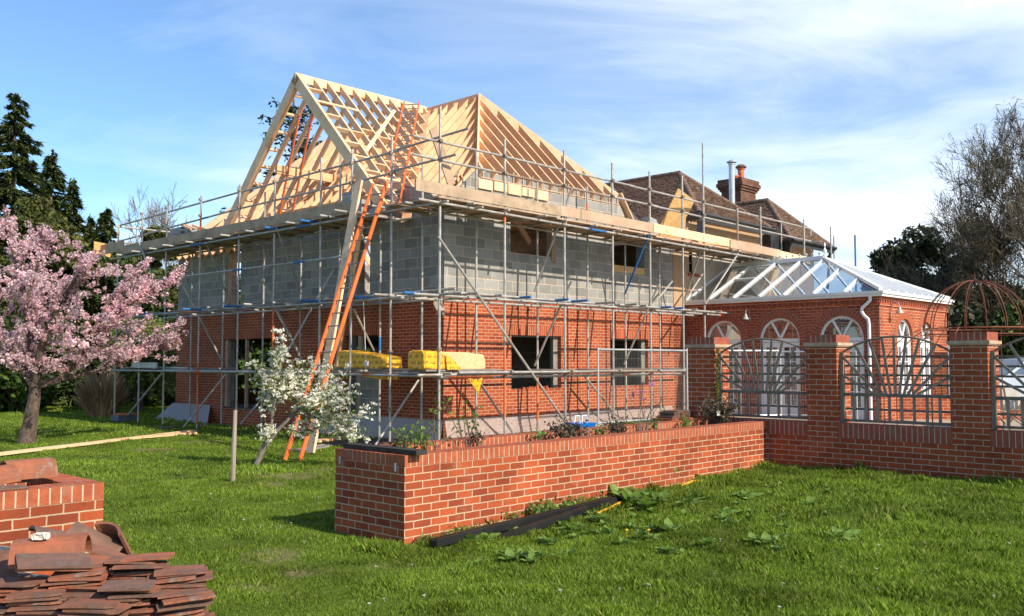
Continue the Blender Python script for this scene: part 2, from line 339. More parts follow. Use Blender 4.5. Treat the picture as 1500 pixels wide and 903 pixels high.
def tag(o, label=None, cat=None, group=None, kind=None):
    if cat and not kind: kind = 'thing'
    for k, v in (('label', label), ('category', cat), ('group', group), ('kind', kind)):
        if v: o[k] = v
    return o
def thing(name, org, label, cat, group=None, frame='H', rz=0.):
    """an Empty at the thing's base"""
    o = bpy.data.objects.new(name, None); COL.objects.link(o); o.empty_display_size = .2
    if frame == 'H': o.location = W(*org); o.rotation_euler = (0, 0, ANG)
    else: o.location = org; o.rotation_euler = (0, 0, rz)
    ORG[o.name] = (org if (frame == 'H' or rz == 0) else (0, 0, 0), frame)
    return tag(o, label, cat, group)
def single(mb, name, mats, org, label, cat, group=None, frame='H', bevel=0, kind=None):
    o = mb.build(name, mats, None, org, bevel)
    if frame == 'H': o.location = W(*org); o.rotation_euler = (0, 0, ANG)
    else: o.location = org
    return tag(o, label, cat, group, kind)
def copy_thing(o):
    r = o.copy(); COL.objects.link(r)
    for c in list(o.children):
        d = c.copy(); COL.objects.link(d); d.parent = r
        for g in list(c.children): e = g.copy(); COL.objects.link(e); e.parent = d
    return r
def npmesh(name, verts, k, mats, parent=None, org=(0, 0, 0), smooth=False, mi=None):
    """verts (N*k, 3): N separate k-gons"""
    verts = np.asarray(verts, np.float32).reshape(-1, 3)-np.array(org if parent is None else ORG[parent.name][0], np.float32)
    n = len(verts)//k
    me = bpy.data.meshes.new(name); me.vertices.add(len(verts)); me.vertices.foreach_set('co', verts.ravel())
    me.loops.add(n*k); me.loops.foreach_set('vertex_index', np.arange(n*k, dtype=np.int32))
    me.polygons.add(n); me.polygons.foreach_set('loop_start', np.arange(0, n*k, k, dtype=np.int32))
    try: me.polygons.foreach_set('loop_total', np.full(n, k, dtype=np.int32))
    except Exception: pass
    for m in (mats if isinstance(mats, (list, tuple)) else [mats]): me.materials.append(MATS[m])
    if mi is not None: me.polygons.foreach_set('material_index', np.asarray(mi, np.int32))
    me.update(calc_edges=True)
    o = bpy.data.objects.new(name, me); COL.objects.link(o)
    if parent is not None: o.parent = parent
    return o
def leaves(centers, size, aspect=1., up=0., rs=NR, jit=.4, k=4):
    """random oriented quads (or triangles) about the centres"""
    c = np.asarray(centers, float); n = len(c)
    a = rs.normal(size=(n, 3)); a[:, 2] *= (1-up); a /= np.linalg.norm(a, axis=1)[:, None]+1e-9
    b = rs.normal(size=(n, 3)); b -= (b*a).sum(1)[:, None]*a; b /= np.linalg.norm(b, axis=1)[:, None]+1e-9
    s = (size*(1+jit*rs.uniform(-1, 1, n)))[:, None]
    if k == 4: return np.stack([c-a*s, c-b*s*aspect, c+a*s, c+b*s*aspect], 1).reshape(-1, 3)
    return np.stack([c-a*s, c+a*s*.6-b*s*aspect, c+a*s*.6+b*s*aspect], 1).reshape(-1, 3)
# ---------------------------------------------------------------- camera, sky, sun
cam = bpy.data.cameras.new('camera'); cam.sensor_width = 36; cam.lens = 36*FPX/1500; cam.clip_end = 2000; cam.clip_start = .05
camo = bpy.data.objects.new('camera', cam); COL.objects.link(camo); camo.location = (0, 0, CZ); camo.rotation_euler = (PI/2+TH, 0, 0); sc.camera = camo
sdir = Vector(tuple(-VV+UU*.10)).normalized(); EL = math.radians(36.0)
sdir = Vector((sdir.x*math.cos(EL), sdir.y*math.cos(EL), math.sin(EL)))
sl = bpy.data.lights.new('sun', 'SUN'); sl.energy = 4.6; sl.angle = math.radians(.53); sl.color = (1, .90, .75)
so = bpy.data.objects.new('sun', sl); COL.objects.link(so); so.rotation_euler = sdir.to_track_quat('Z', 'Y').to_euler(); so.location = (20, -20, 30)
w = bpy.data.worlds.new('World'); sc.world = w; w.use_nodes = True; nt = w.node_tree; N = nt.nodes; K = nt.links
bg = N['Background']; bg.inputs['Strength'].default_value = .125
sky = N.new('ShaderNodeTexSky'); sky.sky_type = 'NISHITA'; sky.sun_disc = False; sky.sun_elevation = EL
sky.sun_rotation = math.atan2(sdir.x, sdir.y); sky.air_density = 1.0; sky.dust_density = .0; sky.ozone_density = 3.2; sky.altitude = 100
tc = N.new('ShaderNodeTexCoord'); sep = N.new('ShaderNodeSeparateXYZ'); K.new(tc.outputs['Generated'], sep.inputs[0])
# high thin cloud on a flat layer: direction divided by its height
zz = N.new('ShaderNodeMath'); zz.operation = 'MAXIMUM'; K.new(sep.outputs['Z'], zz.inputs[0]); zz.inputs[1].default_value = .03
za = N.new('ShaderNodeMath'); za.operation = 'ADD'; K.new(zz.outputs[0], za.inputs[0]); za.inputs[1].default_value = .16
dx = N.new('ShaderNodeMath'); dx.operation = 'DIVIDE'; K.new(sep.outputs['X'], dx.inputs[0]); K.new(za.outputs[0], dx.inputs[1])
dy = N.new('ShaderNodeMath'); dy.operation = 'DIVIDE'; K.new(sep.outputs['Y'], dy.inputs[0]); K.new(za.outputs[0], dy.inputs[1])
cb = N.new('ShaderNodeCombineXYZ'); K.new(dx.outputs[0], cb.inputs[0]); K.new(dy.outputs[0], cb.inputs[1])
mp = N.new('ShaderNodeMapping'); K.new(cb.outputs[0], mp.inputs[0]); mp.inputs['Rotation'].default_value = (0, 0, math.radians(-38)); mp.inputs['Scale'].default_value = (.75, 1.15, 1); mp.inputs['Location'].default_value = (3.3, 1.7, 0)
n1 = _noise(N, K, mp.outputs[0], .75, 7, .58, .6)
mp2 = N.new('ShaderNodeMapping'); K.new(cb.outputs[0], mp2.inputs[0]); mp2.inputs['Rotation'].default_value = (0, 0, math.radians(-30)); mp2.inputs['Scale'].default_value = (1.0, 1.7, 1)
n2 = _noise(N, K, mp2.outputs[0], 1.3, 7, .6, 1.2)
ad = N.new('ShaderNodeMath'); ad.operation = 'MULTIPLY_ADD'; K.new(n2.outputs['Fac'], ad.inputs[0]); ad.inputs[1].default_value = .42; K.new(n1.outputs['Fac'], ad.inputs[2])
# cloud bank lies to the right (east) side of the sky
ax = N.new('ShaderNodeMath'); ax.operation = 'MULTIPLY_ADD'; K.new(sep.outputs['X'], ax.inputs[0]); ax.inputs[1].default_value = .42; K.new(ad.outputs[0], ax.inputs[2])
ah = N.new('ShaderNodeMath'); ah.operation = 'MULTIPLY_ADD'; K.new(zz.outputs[0], ah.inputs[0]); ah.inputs[1].default_value = -.55; K.new(ax.outputs[0], ah.inputs[2])
rc = _ramp(N, K, ah.outputs[0], [(.36, (.03,)*3), (.54, (.22,)*3), (.72, (.58,)*3), (.92, (.92,)*3)])
tint = _mix(N, K, 1., sky.outputs[0], (.80, .985, 1.13), 'MULTIPLY'); mixc = _mix(N, K, rc.outputs[0], tint, (7.2, 7.7, 8.2))
K.new(mixc, bg.inputs['Color'])
sc.view_settings.view_transform = 'Standard'; sc.view_settings.look = 'None'; sc.view_settings.exposure = .52; sc.view_settings.gamma = 1
sc.view_settings.use_curve_mapping = False
sc.cycles.max_bounces = 8; sc.cycles.transparent_max_bounces = 16
# ---------------------------------------------------------------- ground
BARE = [(228, 660, .8, .35, .9), (300, 647, .7, .4, .9), (425, 698, .9, .5, .75), (395, 712, .6, .4, .6), (470, 688, .5, .3, .6), (400, 815, .45, .28, .8), (440, 836, .5, .2, .7), (370, 856, .5, .18, .6), (640, 830, .5, .25, .4), (980, 890, .3, .2, .6), (1060, 800, .4, .25, .4), (1250, 820, .35, .2, .45), (430, 640, 1.2, .5, .6), (210, 636, .8, .5, .5), (560, 830, .6, .2, .45), (760, 860, .4, .15, .5)]
def bare(x, y):
    x = np.asarray(x, float); y = np.asarray(y, float); o = np.zeros_like(x)
    for px, py, rx, ry, a in BARE:
        p = pg(px, py); d = np.sqrt(((x-p[0])/rx)**2+((y-p[1])/(ry*1.8))**2); o = np.maximum(o, a*np.clip(1.15-d, 0, 1))
    return o
def ground_sheet():
    xs = np.concatenate([np.linspace(-400, -40, 10), np.linspace(-36, -16.5, 30), np.linspace(-16, 8, 181), np.linspace(8.6, 36, 40), np.linspace(40, 400, 10)])
    ys = np.concatenate([np.linspace(-150, -10, 6), np.linspace(-8, 3.5, 12), np.linspace(4, 28, 181), np.linspace(28.6, 60, 50), np.linspace(66, 600, 12)])
    X, Y = np.meshgrid(xs, ys); Z = gz(X, Y); nx, ny = len(xs), len(ys)
    v = np.stack([X, Y, Z], 2).reshape(-1, 3)
    f = [(j*nx+i, j*nx+i+1, (j+1)*nx+i+1, (j+1)*nx+i) for j in range(ny-1) for i in range(nx-1)]
    me = bpy.data.meshes.new('ground'); me.from_pydata(v.tolist(), [], f); me.materials.append(MATS['lawn_ground'])
    me.polygons.foreach_set('use_smooth', [True]*len(f)); av = me.attributes.new('bare', 'FLOAT', 'POINT'); av.data.foreach_set('value', bare(v[:, 0], v[:, 1]).astype(np.float32))
    o = bpy.data.objects.new('ground', me); COL.objects.link(o); o['kind'] = 'structure'
ground_sheet()
def uvof(x, y):
    qx, qy = x-HC[0], y-HC[1]; return qx*UU[0]+qy*UU[1], qx*VV[0]+qy*VV[1]
def lawn_free(x, y):
    u, v = uvof(x, y)
    bad = (u > -.05) & (u < 9.5) & (v > -.05) & (v < 12.1)              # house
    bad |= (u > -7.6) & (u < -.2) & (v > -7.8) & (v < -6.5)            # planter
    bad |= (u > -.5) & (v > -40)                                        # behind the fence wall
    bad |= (u > -13) & (u < -10.35) & (v > -7.8) & (v < -6.5)
    bad &= ~((u > -.5) & (v > 12.1))
    bad |= (u > 8) & (v > 5)
    return ~bad
def vnoise(x, y, s, seed=0):
    g = np.random.RandomState(seed).rand(256, 256); x = x*s+50; y = y*s+50
    i = np.floor(x).astype(int); j = np.floor(y).astype(int); fx = x-i; fy = y-j; fx = fx*fx*(3-2*fx); fy = fy*fy*(3-2*fy)
    a = g[i % 256, j % 256]; b = g[(i+1) % 256, j % 256]; c = g[i % 256, (j+1) % 256]; d = g[(i+1) % 256, (j+1) % 256]
    return (a*(1-fx)+b*fx)*(1-fy)+(c*(1-fx)+d*fx)*fy
def grass():
    rs = np.random.RandomState(3); allv = []; 
    for (y0, y1, dens, hgt, wid) in ((5.0, 9.0, 7500, .030, .0027), (9.0, 14.0, 3300, .031, .0042), (14, 22, 1150, .033, .0075), (22, 42, 330, .038, .015)):
        half = .60; A = half*(y1*y1-y0*y0)+2*(y1-y0); n = int(A*dens)
        y = np.sqrt(rs.uniform(y0*y0, y1*y1, n)); x = rs.uniform(-1, 1, n)*(y*half+1)
        k = lawn_free(x, y); x, y = x[k], y[k]
        g1 = vnoise(x, y, 1.1, 1); g2 = vnoise(x, y, 4.5, 2); g3 = vnoise(x, y, .35, 5)
        keep = rs.rand(len(x)) < np.clip(.45+.75*g2, 0, 1)*np.where(g3*g1 > .62, .35, 1.)
        x, y, g1, g2, g3 = x[keep], y[keep], g1[keep], g2[keep], g3[keep]
        bb = bare(x, y); kk = rs.rand(len(x)) > bb*.95*(.4+vnoise(x, y, 7, 9)); x, y, g1, g2, g3 = x[kk], y[kk], g1[kk], g2[kk], g3[kk]
        u, v = uvof(x, y)
        rough = np.clip((x+1.5)/5, 0, 1)*.6                            # rougher grass on the right
        rough = np.maximum(rough, np.clip(1-(np.abs(v+7.8))/.45, 0, 1)*(u > -8)*1.4)
        rough = np.maximum(rough, np.clip(1-(np.abs(u+.5))/.35, 0, 1)*1.6)
        rough = np.maximum(rough, np.clip(1-np.hypot(x+4.2, y-15.2)/1.1, 0, 1)*1.6)
        h = hgt*(.40+1.35*g2*g2+.5*g1)*(1+rough)*rs.uniform(.6, 1.35, len(x)); wd = wid*rs.uniform(.7, 1.3, len(x))*(1+.4*rough)
        z = gz(x, y)-.004; az = rs.uniform(0, 2*PI, len(x)); la = rs.uniform(0, 2*PI, len(x))+g1*3
        ln = rs.uniform(.1, .75, len(x))*h
        bx, by = np.cos(az)*wd, np.sin(az)*wd; lx, ly = np.cos(la)*ln, np.sin(la)*ln
        p0 = np.stack([x-bx, y-by, z], 1); p1 = np.stack([x+bx, y+by, z], 1)
        p2 = np.stack([x+bx*.75+lx*.35, y+by*.75+ly*.35, z+h*.6], 1); p3 = np.stack([x+lx, y+ly, z+h], 1)
        allv.append(np.stack([p0, p1, p2, p3], 1).reshape(-1, 3))
    V_ = np.concatenate(allv); o = npmesh('grass', V_, 4, 'grass_blade'); tag(o, 'short mown lawn grass, rougher and longer near the garden walls', 'grass', kind='stuff')
    print('grass blades', len(V_)//4)
grass()
# patio and bed soil, laid inside the walls
def slab(name, u0, u1, v0, v1, z0, z1, m):
    b = MB(); b.box((u0, v0, z0), (u1, v1, z1)); o = b.build(name, m, None, (0, 0, 0)); o.location = W(0, 0, 0); o.rotation_euler = (0, 0, ANG); o['kind'] = 'structure'; return o
slab('patio', 6.6, 24, -6.36, -.02, -.1, .29, 'paving'); slab('patio', -.2, 24, -16, -6.37, -.1, .285, 'paving')
slab('soil_bed', -.2, 6.59, -6.36, -.03, -.05, .14, 'soil')
slab('building_site_ground', -1.9, -.22, -6.4, 2.0, -.1, .06, 'soil')
slab('soil', -7.3, -.65, -7.6, -6.7, .0, .76, 'soil')
slab('concrete_floor', .3, 8.5, .3, 11.7, -.05, .42, 'concrete_floor')
# ---------------------------------------------------------------- the house under construction
H = thing('house_extension', (0, 0, 0), 'two storey house extension under construction, red brick below grey blockwork with an open timber roof', 'house')
GW = [(2.09, 3.84, 1.12, 2.365), (5.81, 7.47, 1.12, 2.35)]
UW = [(2.07, 3.68, 4.12, 5.2), (5.91, 7.36, 4.10, 5.15)]
GL = [(6.65, 9.14, .46, 2.37), (2.2, 3.5, .45, 2.37)]
ULo = [(8.29, 9.05, 3.33, 4.85), (2.58, 3.15, 3.34, 4.75)]
b = MB(); b.wall(1, 0, .1, (.1, 9.375), (-.1, 3.17), GW); b.build('brick_wall', 'brick_house', H)
b = MB(); b.wall(0, 0, .1, (0, 11.97), (-.1, 3.17), GL); b.build('brick_wall', 'brick_house', H)
b = MB(); b.wall(1, .11, .2, (.32, 8.8), (0, 3.17), [(a+.05, c-.05, d, e-.03) for a, c, d, e in GW]); b.wall(0, .11, .2, (.12, 11.9), (0, 3.17), [(a+.05, c-.05, d, e) for a, c, d, e in GL]); b.build('inner_wall', 'blockwork', H)
b = MB(); b.wall(1, .012, .29, (.013, 8.71), (3.176, 5.27), UW); b.build('block_wall', 'blockwork', H)
b = MB(); b.wall(0, .012, .29, (.304, 11.95), (3.176, 5.22), ULo); b.build('block_wall', 'blockwork', H)
# front wall carried up under the hip rafters
b = MB()
def prism(b, pts, y0, y1, mi=0):
    n = len(pts); F = [(p[0], y0, p[1]) for p in pts]; B = [(p[0], y1, p[1]) for p in pts]
    b.face(F, mi); b.face(B[::-1], mi)
    for i in range(n): j = (i+1) % n; b.face([F[j], F[i], B[i], B[j]], mi)
prism(b, [(.15, 5.274), (6.75, 5.274), (6.15, 6.02), (.98, 6.02)], .016, .25); b.build('gable_block_wall', 'blockwork', H)
b = MB()
for i, (a, c) in enumerate([(1.0, 1.45), (1.5, 1.92), (1.96, 2.4), (2.43, 2.86), (2.9, 3.35)]): b.box((a, -.03, 5.62+.02*(i % 2)), (c, .012, 5.83+.015*(i % 3)))
b.build('insulation_board', 'new_timber_pale', H)
b = MB(); b.box((1.1, -.004, 5.87), (6.2, .012, 5.90))
for i in range(16): u = 1.15+.33*i; b.box((u, -.012, 5.86), (u+.035, .012, 6.10+.05*(i % 2)))
b.build('wall_tie_strip', 'board_pinkish', H)
# far and inner walls
b = MB(); b.wall(1, 11.75, .2, (.35, 8.8), (-.1, 3.17), [(1.5, 4.2, .9, 2.4), (5.5, 7.5, .9, 2.3)]); b.build('brick_wall', 'brick_house', H)
b = MB(); b.wall(1, 11.75, .2, (.35, 8.8), (3.176, 5.2), [(.9, 2.4, 3.5, 4.9)]); b.build('block_wall', 'blockwork', H)
b = MB(); b.wall(0, 8.72, .22, (.3, 11.7), (.42, 5.2), [(4.0, 5.2, .42, 2.5), (7, 8.5, 3.3, 5.0)]); b.build('inner_wall', 'blockwork', H)
b = MB(); b.wall(1, 4.6, .12, (.35, 8.7), (.42, 3.0), [(1.0, 2.0, .42, 2.4), (5, 6.0, .42, 2.4)]); b.build('inner_wall', 'blockwork', H)
b = MB(); b.wall(0, 4.3, .12, (4.75, 11.7), (.42, 3.0), [(7.2, 9.4, .42, 2.4)]); b.build('inner_wall', 'blockwork', H)
b = MB(); b.box((.33, .33, 3.16), (8.68, 11.72, 3.19)); b.build('floor_deck', 'osb', H)
b = MB()
for i in range(28): v = .5+.4*i; b.box((.33, v, 2.95), (8.68, v+.05, 3.155))
b.build('floor_joists', 'new_timber', H)
# soldier courses, sills
for a, c, d, e in GW: b = MB(); b.box((a-.11, -.005, e+.003), (c+.11, .05, e+.222)); b.build('soldier_course', 'brick_soldier', H)
for a, c, d, e in GL: b = MB(); b.box((-.005, a-.11, e+.003), (.05, c+.11, e+.222)); b.build('soldier_course', 'brick_soldier', H)
for a, c, d, e in UW:
    b = MB(); b.box((a-.14, -.002, e-.002), (c+.14, .2, e+.1)); b.build('lintel', 'cement', H)
b = MB()
for i in range(9): u = 2.5+.1*i+R.uniform(-.02, .02); b.box((u, .01, 1.121), (u+.07, .09, 1.16+R.uniform(0, .02)))
b.build('loose_mortar', 'cap_brick', H)
for a, c, d, e in GW:           # grey cavity closers down the right reveal
    b = MB(); b.box((c-.16, .112, d+.01), (c-.055, .17, e-.02)); b.build('window_reveal_board', 'timber_grey', H)
b = MB(); b.box((UW[0][0], .05, 4.124), (UW[0][1], .26, 4.28)); b.build('sill_block', 'blockwork', H)
b = MB(); b.box((UW[1][0]+.01, .012, 4.103), (UW[1][1]-.01, .05, 4.28)); b.build('sill_board', 'osb', H)
b = MB(); b.box((3.54, .02, 4.2), (3.6, .2, 5.2)); b.box((3.62, .02, 4.1), (3.675, .12, 5.2)); b.build('window_post', 'timber_weathered', H)
for bx in (((.02, 2.9, .5), (.09, 3.02, 2.36)), ((.02, 8.99, .5), (.12, 9.12, 2.36)), ((.02, 8.0, .5), (.1, 8.06, 2.36))): b = MB(); b.box(*bx); b.build('door_post', 'timber_weathered', H)
b = MB(); b.wall(0, .03, .2, (2.2, 3.1), (.45, 1.52), []); b.build('door_blocking', 'blockwork', H)
b = MB(); b.box((.02, 8.98, 3.34), (.1, 9.04, 4.84)); b.box((.02, 8.3, 3.34), (.1, 8.36, 4.84)); b.box((.05, 9.02, 4.15), (.25, 9.3, 4.85)); b.build('window_post', 'timber_weathered', H)
b = MB(); b.wall(1, 2.8, .12, (4.9, 8.7), (3.2, 5.3), []); b.wall(0, 4.78, .12, (.31, 2.92), (3.2, 5.3), []); b.build('inner_wall', 'blockwork', H)  # partitions added behind the upper windows to keep the openings dark
b = MB(); b.box((.35, .31, 5.303), (8.7, 2.92, 5.33)); b.build('light_block_ceiling', 'osb', H)  # unseen ceiling added to block light from the open roof
# foil hanging and a stud inside the upper window
b = MB()
for i in range(10):
    u0, u1 = 1.9+.12*i, 2.02+.12*i; z = 4.62-.02*i; b.face([(u0, 1.4, z+.03*math.sin(i*2)), (u1, 1.4, z-.02+.03*math.sin(i*2+2)), (u1, 1.55, z+.14), (u0, 1.55, z+.18)])
b.build('foil_insulation', 'foil', H)
b = MB(); b.beam((2.9, .7, 5.25), (3.6, .8, 4.7), .05, .16); b.build('brace_timber', 'new_timber', H)
# ---------------------------------------------------------------- roof timbers
RP = 1.03
def main_z(u): return 8.75-1.034*abs(u-3.5)
def gab_z(v): return 8.80-RP*abs(v-4.6)
def rafter(p, q, par=H, w=.047, d=.155, name='rafter', m='new_timber'):
    b = MB(); P = Vector(p); Q = Vector(q); dr = (Q-P).normalized(); sd = dr.cross(Vector((0, 0, 1))).normalized(); nn = sd.cross(dr).normalized()
    off = nn*(-d/2); b.beam(P+off, Q+off, w, d, up=nn); return b.build(name, m, par)
# main roof, left slope
for i in range(30):
    v = .12+.4*i
    if v > 11.9: break
    ut = 3.5
    if v < 2.5: ut = 1.0+v
    if v > 8.9: ut = max(.1, 3.5-(v-8.9)*1.13)
    lo = (0.0, v, main_z(0)) if v > .5 else (0.35, v, main_z(.35))
    tail = .03 if v < 1.0 else (-.22 if v > 8.3 else .22)
    if v <= .5: tail = .35
    rafter((ut, v, main_z(ut)), (tail, v, main_z(tail)), d=.205)
for i in range(0, 24, 2):      # right slope, every second rafter: seen only through the timbers
    v = 2.6+.4*i; ut = 3.5
    if v > 8.9: ut = 3.5+(v-8.9)*1.13
    rafter((ut, v, main_z(ut)), (7.2, v, main_z(7.2)), m='new_timber')
# front hip face
for i in range(13):
    u = 1.05+.4*i
    if u > 6.05: break
    vt = min(2.5, u-1.0) if u <= 3.5 else min(2.5, 6.05-u)
    vt = max(vt, .04)
    rafter((u, vt, 6.17+1.02*vt), (u, -.14, 6.17-.14*1.02), d=.19)
rafter((3.5, 2.5, 8.79), (.97, -.03, 6.2), w=.05, d=.22, name='hip_rafter', m='new_timber_pale')
rafter((3.5, 2.5, 8.79), (6.13, -.05, 6.16), w=.05, d=.22, name='hip_rafter', m='new_timber_pale')
rafter((3.5, 8.9, 8.79), (-.1, 11.97, 5.05), w=.05, d=.22, name='hip_rafter', m='new_timber_pale')
rafter((3.5, 8.9, 8.79), (7.0, 11.97, 5.15), w=.05, d=.22, name='hip_rafter', m='new_timber_pale')
b = MB(); b.box((3.48, 2.5, 8.58), (3.52, 8.9, 8.79)); b.build('ridge_board', 'new_timber', H)
b = MB(); b.box((-.78, 4.58, 8.62), (3.48, 4.62, 8.83)); b.build('ridge_board', 'new_timber_pale', H)
# sheathing seen on the rear hip and the valley boards
b = MB(); b.hexa([(-.35, 11.99, 4.75), (3.45, 8.93, 8.7), (3.45, 8.99, 8.72), (-.35, 12.05, 4.77), (-.35, 11.99, 5.0), (3.45, 8.93, 8.76), (3.45, 8.99, 8.78), (-.35, 12.05, 5.02)]); b.build('hip_board', 'new_timber_pale', H)
b = MB()
for s in (-1, 1):
    lo = (-.25, 4.6+s*3.62, main_z(-.25)-.02); hi = (3.45, 4.6+s*.06, main_z(3.45)-.02)
    b.beam(lo, hi, .24, .02, up=(-.6, 0, .8))
b.build('valley_board', 'new_timber', H)
# gable roof
for k in range(10):
    u = -.22+.4*k if k else -.22
    vlo = 4.6-(3.67-1.034*u)/RP if u > 0 else 1.02
    vlo = min(4.45, max(vlo, 1.02))
    rafter((u, 4.58, gab_z(4.6)), (u, vlo, gab_z(vlo)), d=.15, m='new_timber_pale')
    rafter((u, 4.62, gab_z(4.6)), (u, 9.2-vlo, gab_z(vlo)), d=.15)
for s, vv in ((-1, 1.12), (1, 8.08)):
    rafter((-.74, 4.6+s*.02, gab_z(4.6)+.03), (-.74, vv, gab_z(vv)+.03), w=.06, d=.26, name='barge_rafter', m='new_timber_pale')
    rafter((-.66, 4.6+s*.02, gab_z(4.6)-.02), (-.66, vv, gab_z(vv)-.02), w=.05, d=.2, name='barge_rafter', m='new_timber')
    for t in range(9):
        v = 4.6+s*(.35+.38*t); b = MB(); b.beam((-.64, v, gab_z(v)-.06), (-.24, v, gab_z(v)-.06), .045, .1, up=(0, s*.7, .7)); b.build('ladder_noggin', 'new_timber_pale', H)
for k in range(8):
    for row, v0 in ((0, 3.1), (1, 2.2)):
        u = -.19+.4*k; v = v0+(.14 if k % 2 else 0)+.02*row
        if v < 4.6-(3.67-1.034*max(u, 0))/RP+.25: continue
        b = MB(); b.beam((u, v, gab_z(v)-.07), (u+.35, v, gab_z(v)-.07), .045, .13, up=(0, -.7, .7)); b.build('noggin', 'new_timber', H)
for v in (2.9, 6.3):
    b = MB(); b.beam((-.2, v, gab_z(v)-.28), (2.6, v, gab_z(v)-.28), .1, .22, up=(0, 0, 1)); b.build('purlin', 'new_timber', H)
b = MB(); b.beam((-.74, 3.78, gab_z(3.78)+.03), (.55, 3.78, gab_z(3.78)+.03), .08, .03, up=(0, -.7, .7)); b.build('brace_batten', 'new_timber_pale', H)
b = MB(); b.beam(pv(536, 222, 2.55)[:3], (1.95, 4.1, gab_z(4.1)+.05), .09, .025, up=(0, -.7, .7)); b.build('brace_batten', 'new_timber_pale', H)
b = MB(); b.beam((-.7, 1.75, gab_z(1.75)+.03), (.35, 1.75, gab_z(1.75)+.03), .08, .03, up=(0, -.7, .7)); b.build('brace_batten', 'new_timber_pale', H)
for u0, v0, u1, v1, zt in ((.3, 6.8, 1.6, 6.8, 6.3), (.5, 2.2, .5, 2.2, 6.0)):
    pass
for k, (v, u) in enumerate(((5.9, .5), (6.4, .5), (7.0, .5), (2.4, .5), (3.0, .5), (3.6, .5))):
    b = MB(); b.box((u, v, 5.22), (u+.05, v+.1, main_z(u)-.16)); b.build('stud', 'new_timber', H)
b = MB(); b.box((.62, 3.2, 5.24), (.64, 7.3, 5.84)); b.box((1.2, 2.6, 5.24), (1.22, 5.9, 6.3)); b.build('osb_panel', 'osb', H)
b = MB(); b.beam((.9, 3.0, 5.3), (2.7, 3.0, 7.6), .05, .2); b.beam((.9, 6.9, 5.3), (2.2, 5.8, 7.4), .05, .2); b.build('brace_timber', 'new_timber', H)
b = MB(); b.wall(0, .012, .2, (1.25, 8.0), (5.223, 5.42), [(3.2, 3.7, 5.3, 5.5)]); b.box((.012, 1.25, 5.421), (.2, 2.6, 5.64)); b.box((.012, 7.1, 5.421), (.2, 7.7, 5.6)); b.build('block_wall', 'blockwork', H)
b = MB(); b.hexa([(.0, .25, 5.225), (.0, 1.3, 5.225), (.2, 1.3, 5.225), (.2, .25, 5.225), (.0, .5, 5.5), (.0, 1.3, 5.72), (.2, 1.3, 5.72), (.2, .5, 5.5)]); b.build('block_wall', 'blockwork', H)
# hatch frame by the hip foot
b = MB(); b.beam((.05, .35, 5.3), (.75, .35, 5.98), .18, .04); b.beam((.75, .35, 5.98), (1.0, .2, 5.4), .2, .03); b.build('eaves_board', 'new_timber', H)
# right end of the front: tile battens, foil, ply boxing
b = MB(); b.beam((6.2, -.02, 6.18), (6.75, -.1, 5.35), .16, .03, up=(1, 0, 1)); b.beam((6.32, .1, 6.0), (7.0, .1, 5.3), .3, .03, up=(1, 0, 1)); b.build('eaves_board', 'new_timber_pale', H)
b = MB(); b.face([(6.9, .25, 5.95), (7.75, .3, 5.5), (7.8, .2, 5.28), (7.0, .2, 5.28)]); b.face([(6.5, .5, 6.6), (6.9, .25, 5.95), (7.0, .2, 5.28), (6.45, .5, 5.28)]); b.build('breather_membrane', 'slate_lead', H)
# ---------------------------------------------------------------- plinth sheeting
def sheet(name, pts_fn, nu, nz_, m, label, cat, org, group=None):
    b = MB()
    for i in range(nu):
        for j in range(nz_):
            q = [pts_fn(a/nu, c/nz_) for a, c in ((i, j), (i+1, j), (i+1, j+1), (i, j+1))]; b.face(q, 0, smooth=True)
    return single(b, name, m, org, label, cat, group)
wob = lambda a, s=1: .012*math.sin(a*9*s)+.01*math.sin(a*23*s+1)
sheet('plastic_sheet', lambda a, c: (.0+8.55*a, -.035-(1-c)*.10-abs(wob(a*9, 1))*(1-c*.7), .05+c*(.46+.01*math.sin(a*14))), 60, 5, 'clear_film', 'pale translucent plastic sheet along the foot of the sunlit brick wall', 'plastic sheet', (0, 0, 0))
sheet('plastic_sheet', lambda a, c: (-.03-(1-c)*.09-abs(wob(a*9, 1.3))*(1-c*.7), -.03+4.7*a, 0.02+c*.49), 40, 5, 'grey_membrane', 'grey membrane along the shaded brick wall between the corner and the doorway', 'plastic sheet', (0, 0, 0))
sheet('plastic_sheet', lambda a, c: (-.04-(1-c)*.35-abs(wob(a*5, 1.3))*(1-c), 12.05-2.35*a+(1-c)*.45*(1-a*1.9)+c*.1*a, 0.01+c*.50), 26, 6, 'grey_membrane', 'grey membrane draped around the far left corner of the brick wall', 'plastic sheet', (0, 11, 0))
sheet('plastic_sheet', lambda a, c: (-.06-.25*a+.05*math.sin(6*c), -.04-.03*math.sin(a*7+c*3), 3.12-(1-c)*(.28+.3*abs(a-.4))+.0), 12, 6, 'clear_film', 'torn scrap of plastic hanging at the brick corner below the blockwork', 'plastic sheet', (0, 0, 3))
